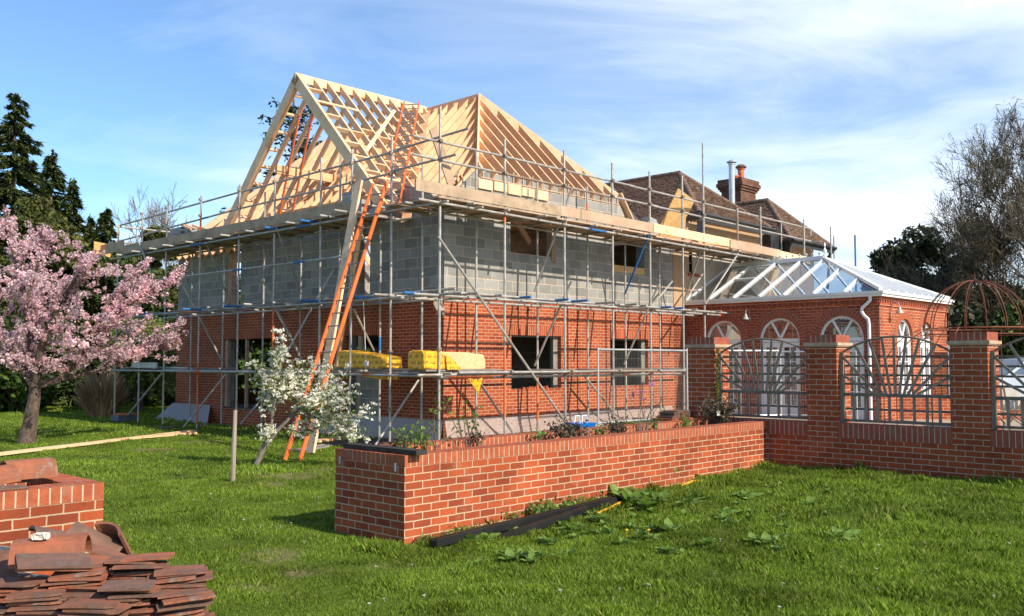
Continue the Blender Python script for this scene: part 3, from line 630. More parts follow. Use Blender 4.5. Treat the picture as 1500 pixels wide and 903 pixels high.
# ---------------------------------------------------------------- old house behind
OH = thing('old_house', (9, 0, 0), 'older pebbledashed house with brown tiled hipped roofs standing behind the glazed conservatory', 'house')
b = MB(); b.wall(1, .0, .25, (8.72, 17.3), (.3, 5.92), [(9.53, 9.93, 4.3, 4.97), (10.1, 10.2, .3, .31)]); b.build('wall', 'pebbledash', OH)
b = MB(); b.wall(0, 17.3, .2, (.0, 11), (.3, 5.75), []); b.build('wall', 'pebbledash', OH)
b = MB(); b.wall(0, 9.3, .2, (.26, 9), (3.0, 6.0), []); b.build('wall', 'pebbledash', OH)
wn = MB(); wn.box((9.53, .08, 4.3), (9.58, .14, 4.97)); wn.box((9.86, .08, 4.3), (9.93, .14, 4.97)); wn.box((9.58, .08, 4.3), (9.86, .14, 4.35)); wn.box((9.58, .08, 4.92), (9.86, .14, 4.97)); wn.box((9.58, .09, 4.6), (9.86, .13, 4.63))
wo = wn.build('window', 'white_paint', OH)
b = MB(); b.box((9.58, .10, 4.35), (9.86, .11, 4.92)); o = b.build('pane', 'window_glass'); o.parent = wo
ORG[wo.name] = ((9, 0, 0), 'H'); o.data.transform(Matrix.Translation((-9, 0, 0)))
b = MB(); b.box((9.45, -.05, 4.22), (10.0, .08, 4.30)); b.build('window_sill', 'cap_brick_dull', OH)
def tiled(b, eave0, eave1, top0, top1, gauge=.105, tw=.168, th=.024, jit=.009, rs=R):
    """courses of separate plain tiles between an eaves line and a top line"""
    E0, E1, T0, T1 = map(Vector, (eave0, eave1, top0, top1)); Ls = ((T0+T1)/2-(E0+E1)/2).length; n = max(1, int(((T0-E0).dot((T0-E0))**.5)/gauge))
    n = max(n, int(((T1-E1).length)/gauge)); nn = (E1-E0).cross(T0-E0 if (T0-E0).length > .1 else T1-E0).normalized()
    if nn.z < 0: nn = -nn
    for j in range(n):
        a0 = E0.lerp(T0, j/n); a1 = E1.lerp(T1, j/n); c0 = E0.lerp(T0, min(1, (j+1.25)/n)); c1 = E1.lerp(T1, min(1, (j+1.25)/n))
        Lw = (a1-a0).length; m = max(1, int(Lw/tw)); sh = .5*(j % 2)
        for i in range(-1, m+1):
            s0 = min(1, max(0, (i+sh)/m)); s1 = min(1, max(0, (i+1+sh)/m-.012/max(Lw, .2)))
            if s1-s0 < .02/max(Lw, .3): continue
            lift = th*1.5+rs.uniform(-jit, jit); l2 = rs.uniform(-jit*.5, jit*.5)
            p0 = a0.lerp(a1, s0)+nn*lift; p1 = a0.lerp(a1, s1)+nn*(lift+l2); p2 = c0.lerp(c1, s1)+nn*.002; p3 = c0.lerp(c1, s0)+nn*.002
            b.face([p0, p1, p2, p3]); b.face([p0-nn*th, p1-nn*th, p1, p0])
def ridge(b, p, q, r=.11, pitch=.3):
    P = Vector(p); Q = Vector(q); n = max(1, int((Q-P).length/pitch)); d = (Q-P).normalized(); sd = d.cross(Vector((0, 0, 1))).normalized(); up = sd.cross(d)
    for k in range(n):
        a = P+(Q-P)*(k/n); c = P+(Q-P)*((k+.93)/n)
        for s in range(6):
            t0, t1 = PI*s/6, PI*(s+1)/6; rr = r*(1+.12*(k % 2)*0)
            w0 = [x+(sd*math.cos(t)*rr+up*(math.sin(t)*rr-.03)) for x, t in ((a, t0), (a, t1), (c, t1), (c, t0))]; b.face(w0, smooth=False)
RA = dict(ap=(11.7, 1.7, 7.78), c0=(9.62, -.32, 6.05), c1=(13.8, -.32, 6.05))
rb = MB()
tiled(rb, (9.62, 8.5, 6.05), RA['c0'], (11.7, 8.5, 7.78), RA['ap']); tiled(rb, RA['c0'], RA['c1'], RA['ap'], (11.72, 1.7, 7.78))
tiled(rb, RA['c1'], (13.8, 8.5, 6.05), (11.72, 1.7, 7.78), (11.7, 8.5, 7.78)); RO = rb.build('roof', 'roof_tile', OH)
b = MB(); ridge(b, RA['ap'], (11.7, 8.5, 7.78)); ridge(b, RA['c0'], RA['ap'], .09); ridge(b, RA['c1'], RA['ap'], .09)
o = b.build('ridge_tiles', 'ridge_tile', OH)
rb = MB()
BB = dict(ap=(16.05, .95, 7.36), c0=(14.6, -.62, 5.76), c1=(17.6, -.62, 5.76))
tiled(rb, (14.6, 6.5, 5.76), BB['c0'], (16.05, 6.5, 7.36), BB['ap']); tiled(rb, BB['c0'], BB['c1'], BB['ap'], (16.07, .95, 7.36)); tiled(rb, BB['c1'], (17.6, 6.5, 5.76), (16.07, .95, 7.36), (16.05, 6.5, 7.36))
rb.build('roof', 'roof_tile', OH)
b = MB(); ridge(b, BB['ap'], (16.05, 6.5, 7.36)); ridge(b, BB['c0'], BB['ap'], .09); ridge(b, BB['c1'], BB['ap'], .09); b.build('ridge_tiles', 'ridge_tile', OH)
# linking tiled slope between the two hips
rb = MB(); tiled(rb, (13.4, .1, 6.0), (14.9, .1, 5.9), (13.2, 3.5, 7.3), (15.2, 3.5, 7.3)); rb.build('roof', 'roof_tile', OH)
def gutter(p, q, r=.06):
    b = MB(); b.tube(p, q, r, 8); P = Vector(p); Q = Vector(q); d = (Q-P).normalized(); sd = d.cross(Vector((0, 0, 1))); b.beam(P+Vector((0, 0, -.08))-sd*.07, Q+Vector((0, 0, -.08))-sd*.07, .03, .2); return b.build('gutter', 'black_gutter', OH)
gutter((9.55, -.42, 5.98), (13.9, -.42, 5.96)); gutter((14.5, -.72, 5.68), (17.7, -.72, 5.68)); gutter((14.5, .9, 5.68), (14.5, -.68, 5.68))
gutter((9.5, -.42, 5.98), (9.5, 3.0, 5.98))
b = MB(); b.box((13.85, -.3, 5.35), (14.55, -.06, 5.9)); b.box((14.55, -.6, 5.3), (14.62, -.05, 5.66)); b.build('soffit_box', 'black_gutter', OH)
b = MB(); b.tube((17.72, -.5, 5.6), (17.9, -.3, 4.3), .05); b.tube((17.75, -.72, 5.7), (17.75, -.3, 5.3), .04); b.build('downpipe', 'black_gutter', OH)
ch = MB(); ch.box((16.75, 2.4, 6.2), (17.85, 3.2, 8.02)); CH = ch.build('chimney', 'brick_chimney', OH)
ORG[CH.name] = ((9, 0, 0), 'H')
def sub(b, name, m, par): o = b.build(name, m, par); return o
b = MB()
for k, (e, z) in enumerate(((.05, 8.02), (.1, 8.1), (.14, 8.18), (.1, 8.32))): b.box((16.75-e, 2.4-e, z+.001*k), (17.85+e, 3.2+e, z+.078 if k < 2 else z+.135))
sub(b, 'corbel_courses', 'brick_chimney', CH)
for (u, hgt, m) in ((17.5, .45, 'chimney_pot'), (17.05, .1, 'chimney_pot')):
    b = MB(); b.lathe((u, 2.8, 8.46), [(.16, 0), (.17, .06), (.12, .08), (.115, hgt), (.15, hgt+.02), (.15, hgt+.06), (.09, hgt+.06)], 14); sub(b, 'chimney_pot', m, CH)
b = MB(); b.lathe((17.5, 2.8, 8.95), [(.13, 0), (.2, .04), (.21, .07), (.12, .15), (.0, .17)], 14); sub(b, 'chimney_cowl', 'tile_dark', CH)
b = MB(); b.lathe((14.75, 1.6, 6.6), [(.1, 0), (.1, 1.9), (.115, 1.9), (.115, 1.95), (.1, 1.95)], 14); b.lathe((14.75, 1.6, 8.58), [(.17, 0), (.17, .03), (.02, .1)], 14); b.lathe((14.75, 1.6, 8.5), [(.05, 0), (.05, .1)], 8)
b.build('flue_pipe', 'galvanised_bright', OH)
# ---------------------------------------------------------------- conservatory
U0, V1, ZE, ZP = 9.38, -5.54, 3.36, .29
CV = thing('conservatory', (U0, V1, ZP), 'brick conservatory with arched white doors and a hipped glass roof with white glazing bars', 'conservatory')
AF = [(-1.18, .56), (-2.86, .58), (-4.56, .58)]; AS = [(11.0, .52), (12.52, .48)]
SPR = 2.33
def arched(axis, c, t, a0, a1, z0, z1, arches, out):
    """brick skin with arched openings; out = -1: outer face towards minus"""
    b = MB(); holes = [(m-r, m+r, z0, SPR+r) for m, r in arches]; b.wall(axis, c, t, (a0, a1), (z0, z1), holes)
    def P(a, d, z): return (c+d, a, z) if axis == 0 else (a, c+d, z)
    for m, r in arches:
        n = 20
        for k in range(n):
            t0, t1 = PI*k/n, PI*(k+1)/n; x0, x1 = m+r*math.cos(t0), m+r*math.cos(t1); q0, q1 = SPR+r*math.sin(t0), SPR+r*math.sin(t1)
            for d in (0, t): b.face([P(x0, d, q0), P(x1, d, q1), P(x1, d, SPR+r), P(x0, d, SPR+r)])
            b.face([P(x0, 0, q0), P(x0, t, q0), P(x1, t, q1), P(x1, 0, q1)])
    return b
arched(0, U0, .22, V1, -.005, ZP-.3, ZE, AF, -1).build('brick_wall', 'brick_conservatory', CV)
arched(1, V1, .22, U0+.221, 14.1, ZP-.3, ZE, AS, -1).build('brick_wall', 'brick_house', CV)
b = MB(); b.wall(0, 13.9, .2, (V1+.23, -.01), (ZP-.3, ZE), [(-4.8, -3.6, ZP+.1, 2.5), (-2.6, -1.2, ZP+.1, 2.5)]); b.build('brick_wall', 'brick_conservatory', CV)
b = MB(); b.box((U0+.3, -.02, ZP), (13.85, -.012, 5.0)); b.box((U0+.23, V1+.23, ZP-.02), (13.89, -.03, ZP+.01)); b.build('inner_plaster', 'plaster_cream', CV)
for axis, c, arcs in ((0, U0-.012, AF), (1, V1-.012, AS)):
    for m, r in arcs:
        b = MB(); n = 25
        for k in range(n):
            t0, t1 = PI*k/n+.008, PI*(k+1)/n-.008
            pts = [(m+rr*math.cos(t), SPR+rr*math.sin(t)) for rr, t in ((r+.004, t0), (r+.004, t1), (r+.20, t1), (r+.20, t0))]
            P = [(c, a, z) if axis == 0 else (a, c, z) for a, z in pts]; Q = [(c+.02, a, z) if axis == 0 else (a, c+.02, z) for a, z in pts]; b.hexa(P+Q)
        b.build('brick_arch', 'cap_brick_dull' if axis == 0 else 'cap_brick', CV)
        b = MB()
        for k in range(n):
            t0, t1 = PI*k/n, PI*(k+1)/n; pts = [(m+rr*math.cos(t), SPR+rr*math.sin(t)) for rr, t in ((r+.002, t0), (r+.002, t1), (r+.206, t1), (r+.206, t0))]
            P = [(c+.007, a, z) if axis == 0 else (a, c+.007, z) for a, z in pts]; b.face(P)
        b.build('arch_mortar', 'mortar', CV)
def arch_door(axis, c, m, r, dirn, glazed=1):
    def P(a, d, z): return (c+d, a, z) if axis == 0 else (a, c+d, z)
    def bx(b, a0, a1, d0, d1, z0, z1): b.box(P(a0, d0, z0), P(a1, d1, z1))
    fr = MB(); n = 22; t = .055
    for k in range(n):
        t0, t1 = PI*k/n, PI*(k+1)/n
        for (ra, rb_, dd) in ((r-t, r, 0),):
            pts = [(m+rr*math.cos(tt), SPR+rr*math.sin(tt)) for rr, tt in ((ra, t0), (ra, t1), (rb_, t1), (rb_, t0))]
            fr.hexa([P(a, .06, z) for a, z in pts]+[P(a, .13, z) for a, z in pts])
    bx(fr, m-r, m-r+t, .06, .13, ZP, SPR); bx(fr, m+r-t, m+r, .06, .13, ZP, SPR); bx(fr, m-r+t, m+r-t, .055, .125, SPR-.06, SPR+.03)
    D = fr.build('arched_door', 'white_upvc', CV)
    b = MB()
    for ang in (62, 118):
        a = math.radians(ang); b.beam(P(m, .09, SPR+.03), P(m+(r-.03)*math.cos(a), .09, SPR+(r-.03)*math.sin(a)), .05, .04, up=(1, 0, 0) if axis == 0 else (0, 1, 0))
    sub(b, 'fanlight_bars', 'white_upvc', D) if ORG.setdefault(D.name, ((U0, V1, ZP), 'H')) else None
    for s in (-1, 1):
        a0, a1 = (m-r+t+.005, m-.005) if s < 0 else (m+.005, m+r-t-.005); b = MB(); w_ = .085
        bx(b, a0, a0+w_, .08, .12, ZP+.03, SPR-.07); bx(b, a1-w_, a1, .08, .12, ZP+.03, SPR-.07); bx(b, a0+w_, a1-w_, .081, .119, ZP+.03, ZP+.33); bx(b, a0+w_, a1-w_, .081, .119, SPR-.2, SPR-.07)
        am = (a0+a1)/2; bx(b, am-.012, am+.012, .085, .115, ZP+.33, SPR-.2)
        for q in range(1, 4): z = ZP+.33+(SPR-.2-ZP-.33)*q/4; bx(b, a0+w_, a1-w_, .086, .114, z-.012, z+.012)
        sub(b, 'door_leaf', 'white_upvc', D)
    b = MB(); b.face([P(m-r+t, .1, ZP+.3), P(m+r-t, .1, ZP+.3), P(m+r-t, .1, SPR-.07), P(m-r+t, .1, SPR-.07)])
    pts = [P(m+(r-.05)*math.cos(PI*k/16), .1, SPR+.03+(r-.05)*math.sin(PI*k/16)) for k in range(17)]; b.face(pts); sub(b, 'pane', 'window_glass', D)
    b = MB(); b.tube(P(m-.04, .07, ZP+1.0), P(m-.04, .07, ZP+1.13), .012); sub(b, 'door_handle', 'galvanised_bright', D)
    for s in (-1, 1):
        b = MB()
        for k in range(7): a = m+s*(r-.1)-s*k*.05; b.tube(P(a, .35+.02*(k % 2), ZP+.05), P(a, .35+.02*(k % 2), SPR-.1), .027, 6)
        sub(b, 'curtain', 'curtain', D)
for m, r in AF: arch_door(0, U0, m, r, -1)
for m, r in AS: arch_door(1, V1, m, r, -1)
# eaves courses (string of brick ends, gutter)
b = MB(); b.box((U0-.03, V1-.03, ZE-.075), (U0-.002, .0, ZE-.002)); b.box((U0-.002, V1-.03, ZE-.075), (14.13, V1-.002, ZE-.002)); b.build('eaves_course', 'brick_house', CV)
b = MB(); b.box((U0-.006, V1-.006, ZE-.148), (U0-.0015, 0, ZE-.08)); b.box((U0-.0015, V1-.006, ZE-.148), (14.1, V1-.0015, ZE-.08))
for k in range(36): v = V1+.02+.155*k; b.box((U0-.03, v, ZE-.15), (U0-.002, v+.08, ZE-.078))
for k in range(29): u = U0+.05+.155*k; b.box((u, V1-.03, ZE-.15), (u+.08, V1-.002, ZE-.078))
b.build('dentil_course', 'cap_brick_dull', CV)
b = MB(); b.box((U0-.03, V1-.03, ZE-.225), (U0-.002, .0, ZE-.152)); b.box((U0-.002, V1-.03, ZE-.225), (14.13, V1-.002, ZE-.152)); b.build('eaves_course', 'brick_house', CV)
g0u, g0v, g1u = U0-.13, V1-.13, 14.22
b = MB()
for (z0, z1, e) in ((ZE, ZE+.06, .0), (ZE+.062, ZE+.13, .04)):
    b.box((g0u-e, g0v-e, z0), (g0u+.12, -.01, z1)); b.box((g0u+.121, g0v-e, z0), (g1u+e, g0v+.12, z1)); b.box((g1u-.12, g0v+.121, z0), (g1u+e, -.01, z1))
b.build('gutter', 'white_upvc', CV)
ZR, UR, VR = 4.63, 11.76, -3.05; ze = ZE+.12; e0, ev, e1 = U0-.08, V1-.08, 14.17
roofp = [('f', [(e0, ev, ze), (e0, -.02, ze), (UR, -.02, ZR), (UR, VR, ZR)]), ('r', [(e1, -.02, ze), (e1, ev, ze), (UR, VR, ZR), (UR, -.02, ZR)])]
def lerp3(a, c, t): return tuple(x+(y-x)*t for x, y in zip(a, c))
b = MB()
vs = [-.02, -.78, -1.56, -2.34, -3.05, -3.88, -4.7]
def fslope(u): return ze+(ZR-ze)*(u-e0)/(UR-e0)
def vtop(v): return UR if v >= VR else e0+(UR-e0)*(v-ev)/(VR-ev)
for i, v in enumerate(vs):
    v2 = vs[i+1] if i+1 < len(vs) else ev
    ut, u2 = vtop(v), vtop(v2); P = [(e0, v, ze), (e0, v2, ze), (u2, v2, fslope(u2)), (ut, v, fslope(ut))]
    if i+1 == len(vs): P = [P[0], P[1], P[3]]
    pb = MB(); pb.face(P); pb.build('roof_pane', 'roof_glass', CV)
for i, v in enumerate(vs[:-1]):
    v2 = vs[i+1]; pb = MB(); pb.face([(e1, v, ze), (e1, v2, ze), (UR, max(v2, VR), ZR), (UR, max(v, VR), ZR)]); pb.build('roof_pane', 'roof_glass', CV)
nF = Vector((-(ZR-ze), 0, UR-e0)).normalized()
def bar(p, q, w_=.052, h_=.06, name='glazing_bar', up=None):
    b = MB(); b.beam(p, q, w_, h_, up=up or tuple(nF)); b.build(name, 'white_upvc', CV)
for v in vs: bar((e0, v-.0, ze+.03), (vtop(v), v, fslope(vtop(v))+.03))
for v in vs[:5]: bar((e1, v, ze+.03), (UR, v, ZR+.03), up=(-nF.x, 0, nF.z))
bar((e0, -.78, ze+.03), (e0, -.781, ze+.03))
bar((e0+(UR-e0)*.55, -.8, fslope(e0+(UR-e0)*.55)+.02), (e0+(UR-e0)*.55, -1.54, fslope(e0+(UR-e0)*.55)+.02), .04, .05)
bar((e0+(UR-e0)*.93, -.8, fslope(e0+(UR-e0)*.93)+.02), (e0+(UR-e0)*.93, -1.54, fslope(e0+(UR-e0)*.93)+.02), .04, .05)
bar((e0, ev, ze+.05), (UR, VR, ZR+.05), .085, .08, 'hip_bar', (0, 0, 1)); bar((e1, ev, ze+.05), (UR, VR, ZR+.05), .085, .08, 'hip_bar', (0, 0, 1))
bar((UR, 0, ZR+.05), (UR, VR, ZR+.05), .16, .10, 'ridge_bar', (0, 0, 1))
# camera-right hip face: white slatted blinds/panels with many bars
hn = Vector((0, -(ZR-ze), VR-ev)).normalized(); 
pb = MB(); pb.face([(e0+.06, ev+.0, ze+.004), (e1-.06, ev, ze+.004), (UR, VR-.02, ZR)]); pb.build('roof_panel', 'white_paint', CV)
for k in range(1, 9):
    u = e0+(e1-e0)*k/9; t = (u-e0)/(UR-e0) if u < UR else (e1-u)/(e1-UR); bar((u, ev, ze+.04), (u, ev+(VR-ev)*t, ze+(ZR-ze)*t+.03), .06, .08, 'glazing_bar', (0, -.4, .9))
b = MB()
for k in range(15):
    v = -.1-.2*k; b.beam((UR, v, ZR+.1), (UR, v, ZR+.24), .02, .02, up=(1, 0, 0)); b.hexa([(UR-.01, v-.045, ZR+.17), (UR+.01, v-.045, ZR+.17), (UR+.01, v+.045, ZR+.17), (UR-.01, v+.045, ZR+.17), (UR-.01, v-.012, ZR+.22), (UR+.01, v-.012, ZR+.22), (UR+.01, v+.012, ZR+.22), (UR-.01, v+.012, ZR+.22)])
b.beam((UR, 0, ZR+.11), (UR, VR, ZR+.11), .02, .03); b.build('ridge_cresting', 'white_upvc', CV)
b = MB(); b.lathe((UR, VR-.02, ZR+.08), [(.05, 0), (.05, .06), (.02, .09), (.05, .15), (.055, .19), (.02, .25), (.012, .30), (.03, .33), (0, .44)], 10); b.build('finial', 'white_upvc', CV)
b = MB(); p = [(U0-.1, -5.36, ZE), (U0-.1, -5.36, ZE-.1), (U0-.1, -5.25, ZE-.2), (U0-.1, -5.16, ZE-.27), (U0-.1, -5.14, ZE-.37), (U0-.1, -5.2, ZE-.47), (U0-.1, -5.3, ZE-.56), (U0-.08, -5.31, ZE-.7), (U0-.08, -5.31, ZP+.25), (U0-.12, -5.33, ZP+.02)]
b.path(p, .042, 8); b.build('downpipe', 'white_upvc', CV)
def wall_lamp(loc, axis, label):
    t = thing('wall_lamp', loc, label, 'wall lamp'); u, v, z = loc
    d = (-1, 0) if axis == 0 else (0, -1)
    b = MB(); b.tube((u, v, z-.02), (u+d[0]*.03, v+d[1]*.03, z-.02), .05, 10); b.build('back_plate', 'galvanised', t)
    pts = [(u+d[0]*x, v+d[1]*x, z+y) for x, y in ((.03, 0), (.04, .12), (.07, .21), (.13, .25), (.20, .22), (.24, .15), (.24, .10))]; b = MB(); b.path(pts, .012, 6); b.build('bracket_arm', 'galvanised', t)
    b = MB(); b.lathe((u+d[0]*.24, v+d[1]*.24, z-.04), [(.10, 0), (.09, .02), (.05, .08), (.025, .15), (0, .16)], 12); b.build('lamp_shade', 'galvanised', t)
wall_lamp((U0, -2.02, 2.93), 0, 'grey swan neck lamp on the shaded conservatory wall between the two left arches')
wall_lamp((10.05, V1, 3.0), 1, 'grey swan neck lamp on the sunlit conservatory wall left of its arches')
wall_lamp((14.1, V1+.4, 2.85), 1, 'lamp at the far right end of the conservatory wall behind the rusty dome')
# white glazed porch past the right end of the side wall
t = thing('side_window', (13.3, V1-.3, ZP), 'white framed side window standing low beside the far conservatory arches', 'window')
b = MB()
for a in (13.05, 13.55, 14.05, 14.55): b.box((a, V1-.42, ZP+.2), (a+.07, V1-.36, 2.15))
b.box((13.05, V1-.43, 2.15), (14.62, V1-.35, 2.27)); b.box((13.05, V1-.44, ZP+.2), (14.62, V1-.34, ZP+.36)); b.build('window_frame', 'white_upvc', t)
b = MB(); b.box((13.1, V1-.4, ZP+.36), (14.6, V1-.39, 2.15)); b.build('pane', 'window_glass', t)
b = MB(); b.box((13.05, V1-.41, ZP-.05), (14.62, V1-.02, ZP+.2)); b.build('base_wall', 'brick_house', t)
# ---------------------------------------------------------------- scaffolding
SF = thing('scaffolding', (-1.3, -1.3, 0), 'tube and board scaffolding wrapped around both faces of the unfinished house', 'scaffold')
G = ['galvanised', 'orange_paint', 'blue_paint', 'rusty_tube']
def pole(p, q, name='standard', r=.026, bands=()):
    """bands: (t0, t1, material index) painted or rusty lengths"""
    b = MB(); P = Vector(p); Q = Vector(q); cuts = [(0, 1, 0)]
    if bands:
        cuts = []; t = 0
        for a, c, m in sorted(bands):
            if a > t: cuts.append((t, a, 0))
            cuts.append((a, c, m)); t = c
        if t < 1: cuts.append((t, 1, 0))
    for i, (a, c, m) in enumerate(cuts): b.tube(P.lerp(Q, a), P.lerp(Q, c), r+(.0006 if m else 0), 8, mi=m, cap=True)
    return b.build(name, G, SF)
OV = -1.3
rt = lambda: R.uniform(-.006, .006)
outR = [(-1.3, 6.75, ()), (.52, 6.42, ((.72, .80, 1), (.08, .31, 1))), (2.45, 6.5, ()), (4.22, 6.5, ()), (5.75, 6.52, ()), (7.22, 6.62, ()), (8.25, 7.68, ((.62, .66, 1),))]
for u, zt, bd in outR:
    zb = .1 if u > 0 else .02
    pole((u, OV+rt(), zb), (u+rt(), OV, zt), bands=bd)
for u, zt, bd in ((.67, 6.35, ()), (2.65, 6.0, ((.80, .9, 1), (.05, .24, 1))), (4.5, 6.1, ((.45, .5, 1), (.8, .93, 1))), (6.05, 5.0, ()), (7.6, 5.0, ())):
    pole((u, -.3+rt(), .1), (u+rt(), -.3, zt), bands=bd)
for x, yt in ((1082, 305), (1116, 304), (1179.7, 322), (1219, 333)):
    u = pv(x, 450, OV)[0]; zt = pv(x, yt, OV)[2]; pole((u, OV, 4.7), (u, OV, zt), bands=((.1, .9, 3),) if x == 1082 else ())
for x, yt in ((998, 268), (1143.7, 326), (1187, 338), (1221, 347)):
    u = pv(x, 450, -.3)[0]; zt = pv(x, yt, -.3)[2]; pole((u, -.36, 4.7), (u, -.36, zt))
outL = [(13.2, 5.9, ()), (11.62, 6.1, ()), (10.09, 6.05, ()), (8.16, 6.15, ((.02, .12, 1), (.13, .28, 1), (.80, .92, 1))), (6.19, 6.2, ()), (4.58, 6.15, ((.18, .5, 1),)), (2.69, 6.35, ()), (1.54, 6.35, ()), (.19, 6.4, ())]
for v, zt, bd in outL:
    pole((OV+rt(), v, .0), (OV, v+rt(), zt), bands=bd)
for v, zt in ((10.5, 5.7), (8.7, 5.7), (6.65, 6.2), (4.95, 4.9), (3.35, 7.1), (1.8, 5.0), (.37, 6.2)):
    pole((-.3+rt(), v, .0), (-.3, v+rt(), zt), bands=((.28, .36, 1), (.40, .46, 2)) if v == 1.8 else ())
for u in (1.0, 3.2): pole((u, 12.4, 0), (u, 12.4, 5.9)); pole((u, 13.3, 0), (u, 13.3, 5.9))
# ledgers
def led(p, q, **k): return pole(p, q, 'ledger', **k)
led((-1.9, -1.36, 1.50), (4.9, -1.36, 1.52), bands=((.02, .06, 3),)); led((-1.3, -1.24, 1.435), (8.3, -1.24, 1.44), bands=((.03, .16, 1), (.62, .65, 1)))
led((-.9, -1.42, 1.54), (3.3, -1.42, 1.53)); led((3.1, -1.42, 1.54), (8.3, -1.42, 1.52), bands=((.0, .55, 3),)); led((-.2, -.36, 1.5), (8.7, -.36, 1.5))
led((-1.36, -1.45, 1.47), (-1.36, 6.0, 1.5), bands=((.30, .33, 1),)); led((-1.36, 5.8, 1.5), (-1.36, 13.4, 1.49), bands=((.28, .32, 1),)); led((-1.25, -1.6, 1.53), (-1.25, 3.2, 1.53), bands=((.35, .9, 3),)); led((-.36, -.4, 1.5), (-.36, 11.9, 1.5))
led((-2.0, -1.36, 3.03), (4.6, -1.36, 3.04)); led((4.3, -1.42, 3.1), (9.6, -1.42, 3.08)); led((-1.5, -.36, 3.03), (9.2, -.36, 3.05)); led((-.9, -1.3, 3.12), (3.5, -1.3, 3.10)); led((6.0, -1.24, 3.04), (10.4, -1.24, 3.02), bands=((.7, .74, 1),))
led((-1.36, -2.0, 3.05), (-1.36, 5.2, 3.05)); led((-1.36, 5.0, 3.09), (-1.36, 13.3, 3.06), bands=((.38, .48, 1),)); led((-.36, -1.0, 3.05), (-.36, 12.2, 3.05)); led((-1.25, -1.7, 3.15), (-1.25, 2.6, 3.13))
led((-1.36, 1.4, 4.03), (-1.36, 13.2, 4.05), bands=((.15, .19, 2), (.38, .42, 2)))
led((-1.9, -1.36, 4.84), (14.6, -1.36, 4.72), bands=((.31, .35, 2), (.37, .395, 3))); led((-.9, -.42, 4.84), (14.4, -.42, 4.72))
led((-1.36, -1.6, 4.84), (-1.36, 13.6, 4.86), bands=((.30, .34, 2), (.62, .67, 2))); led((-.42, -1.6, 4.84), (-.42, 13.4, 4.86))
# guard rails
def rail(p, q, **k): return pole(p, q, 'guard_rail', **k)
rail((-1.95, -1.24, 6.07), (5.2, -1.24, 6.07)); rail((5.0, -1.24, 6.06), (14.7, -1.24, 6.0)); rail((-1.95, -1.24, 5.71), (6.2, -1.24, 5.69), bands=((.26, .72, 3),)); rail((6.0, -1.24, 5.68), (14.7, -1.24, 5.6))
rail((-1.24, -2.05, 6.2), (-1.24, .35, 6.12)); rail((-1.24, .0, 6.1), (-1.24, 6.4, 6.02)); rail((-1.24, 6.2, 6.03), (-1.24, 13.3, 5.88)); rail((-1.24, -1.7, 5.75), (-1.24, .3, 5.7)); rail((-1.24, .1, 5.66), (-1.24, 6.8, 5.6)); rail((-1.24, 6.5, 5.6), (-1.24, 13.3, 5.4), bands=((.2, .26, 2),))
rail((-1.4, 13.2, 5.83), (2.2, 13.2, 5.83)); rail((-1.4, 13.2, 5.35), (1.8, 13.2, 5.35), bands=((0, .2, 3),))
# transoms (cross tubes), some with blue painted ends
def trn(p, q, blue=0, **k): return pole(p, q, 'transom', bands=((0, blue, 2),) if blue else (), **k)
for u, blue, ex in ((-.6, 0, .35), (.2, 0, .25), (.95, .35, .35), (2.1, .5, .4), (2.65, .3, .5), (3.6, 0, .55), (4.5, 0, .5), (5.1, 0, .35), (6.0, .4, .45), (6.6, .2, .4), (7.4, 0, .3), (8.6, 0, .3)):
    trn((u, OV-ex, 3.105), (u+.04, -.12, 3.10), blue)
for v, blue, ex in ((12.9, 0, .5), (11.0, .45, .6), (10.2, 0, .5), (9.0, 0, .45), (7.9, .3, .6), (6.8, 0, .5), (5.9, .45, .55), (4.9, 0, .6), (3.9, 0, .45), (2.8, .5, .45), (1.9, 0, .4), (1.0, .6, .4), (.1, 0, .5), (-.7, .3, .4)):
    trn((OV-ex, v, 3.105), (-.12, v+.04, 3.10), blue)
for u, blue, ex in ((-.6, 0, .25), (.45, 0, .2), (1.5, 0, .3), (2.3, 0, .2), (3.3, 0, .25), (4.3, .0, .2), (5.2, 0, .25), (6.2, 0, .2), (7.3, 0, .25), (8.4, 0, .25), (9.6, 0, .3), (10.7, 0, .25), (11.8, 0, .3), (13.0, 0, .3)):
    trn((u, OV-ex, 4.90-.008*max(0, u)), (u+.03, -.1, 4.90-.008*max(0, u)), blue)
for v, blue, ex in ((12.6, 0, .3), (11.4, 0, .4), (10.4, 0, .35), (9.4, 0, .45), (8.3, 0, .35), (7.3, 0, .3), (6.4, 0, .4), (5.3, 0, .35), (4.45, .4, .35), (3.4, 0, .45), (2.9, .35, .4), (2.0, 0, .5), (1.2, 0, .7), (.2, 0, .5), (-.6, 0, .3)):
    trn((OV-ex, v, 4.905), (-.1, v+.03, 4.905), blue)
for v in (12.2, 8.16, 4.58, 1.0, -.9): trn((OV-.2, v, 1.56), (-.15, v, 1.56))
for u in (.5, 2.45, 4.2, 5.8, 7.2): trn((u+.06, OV-.2, 1.56), (u+.06, -.15, 1.56))
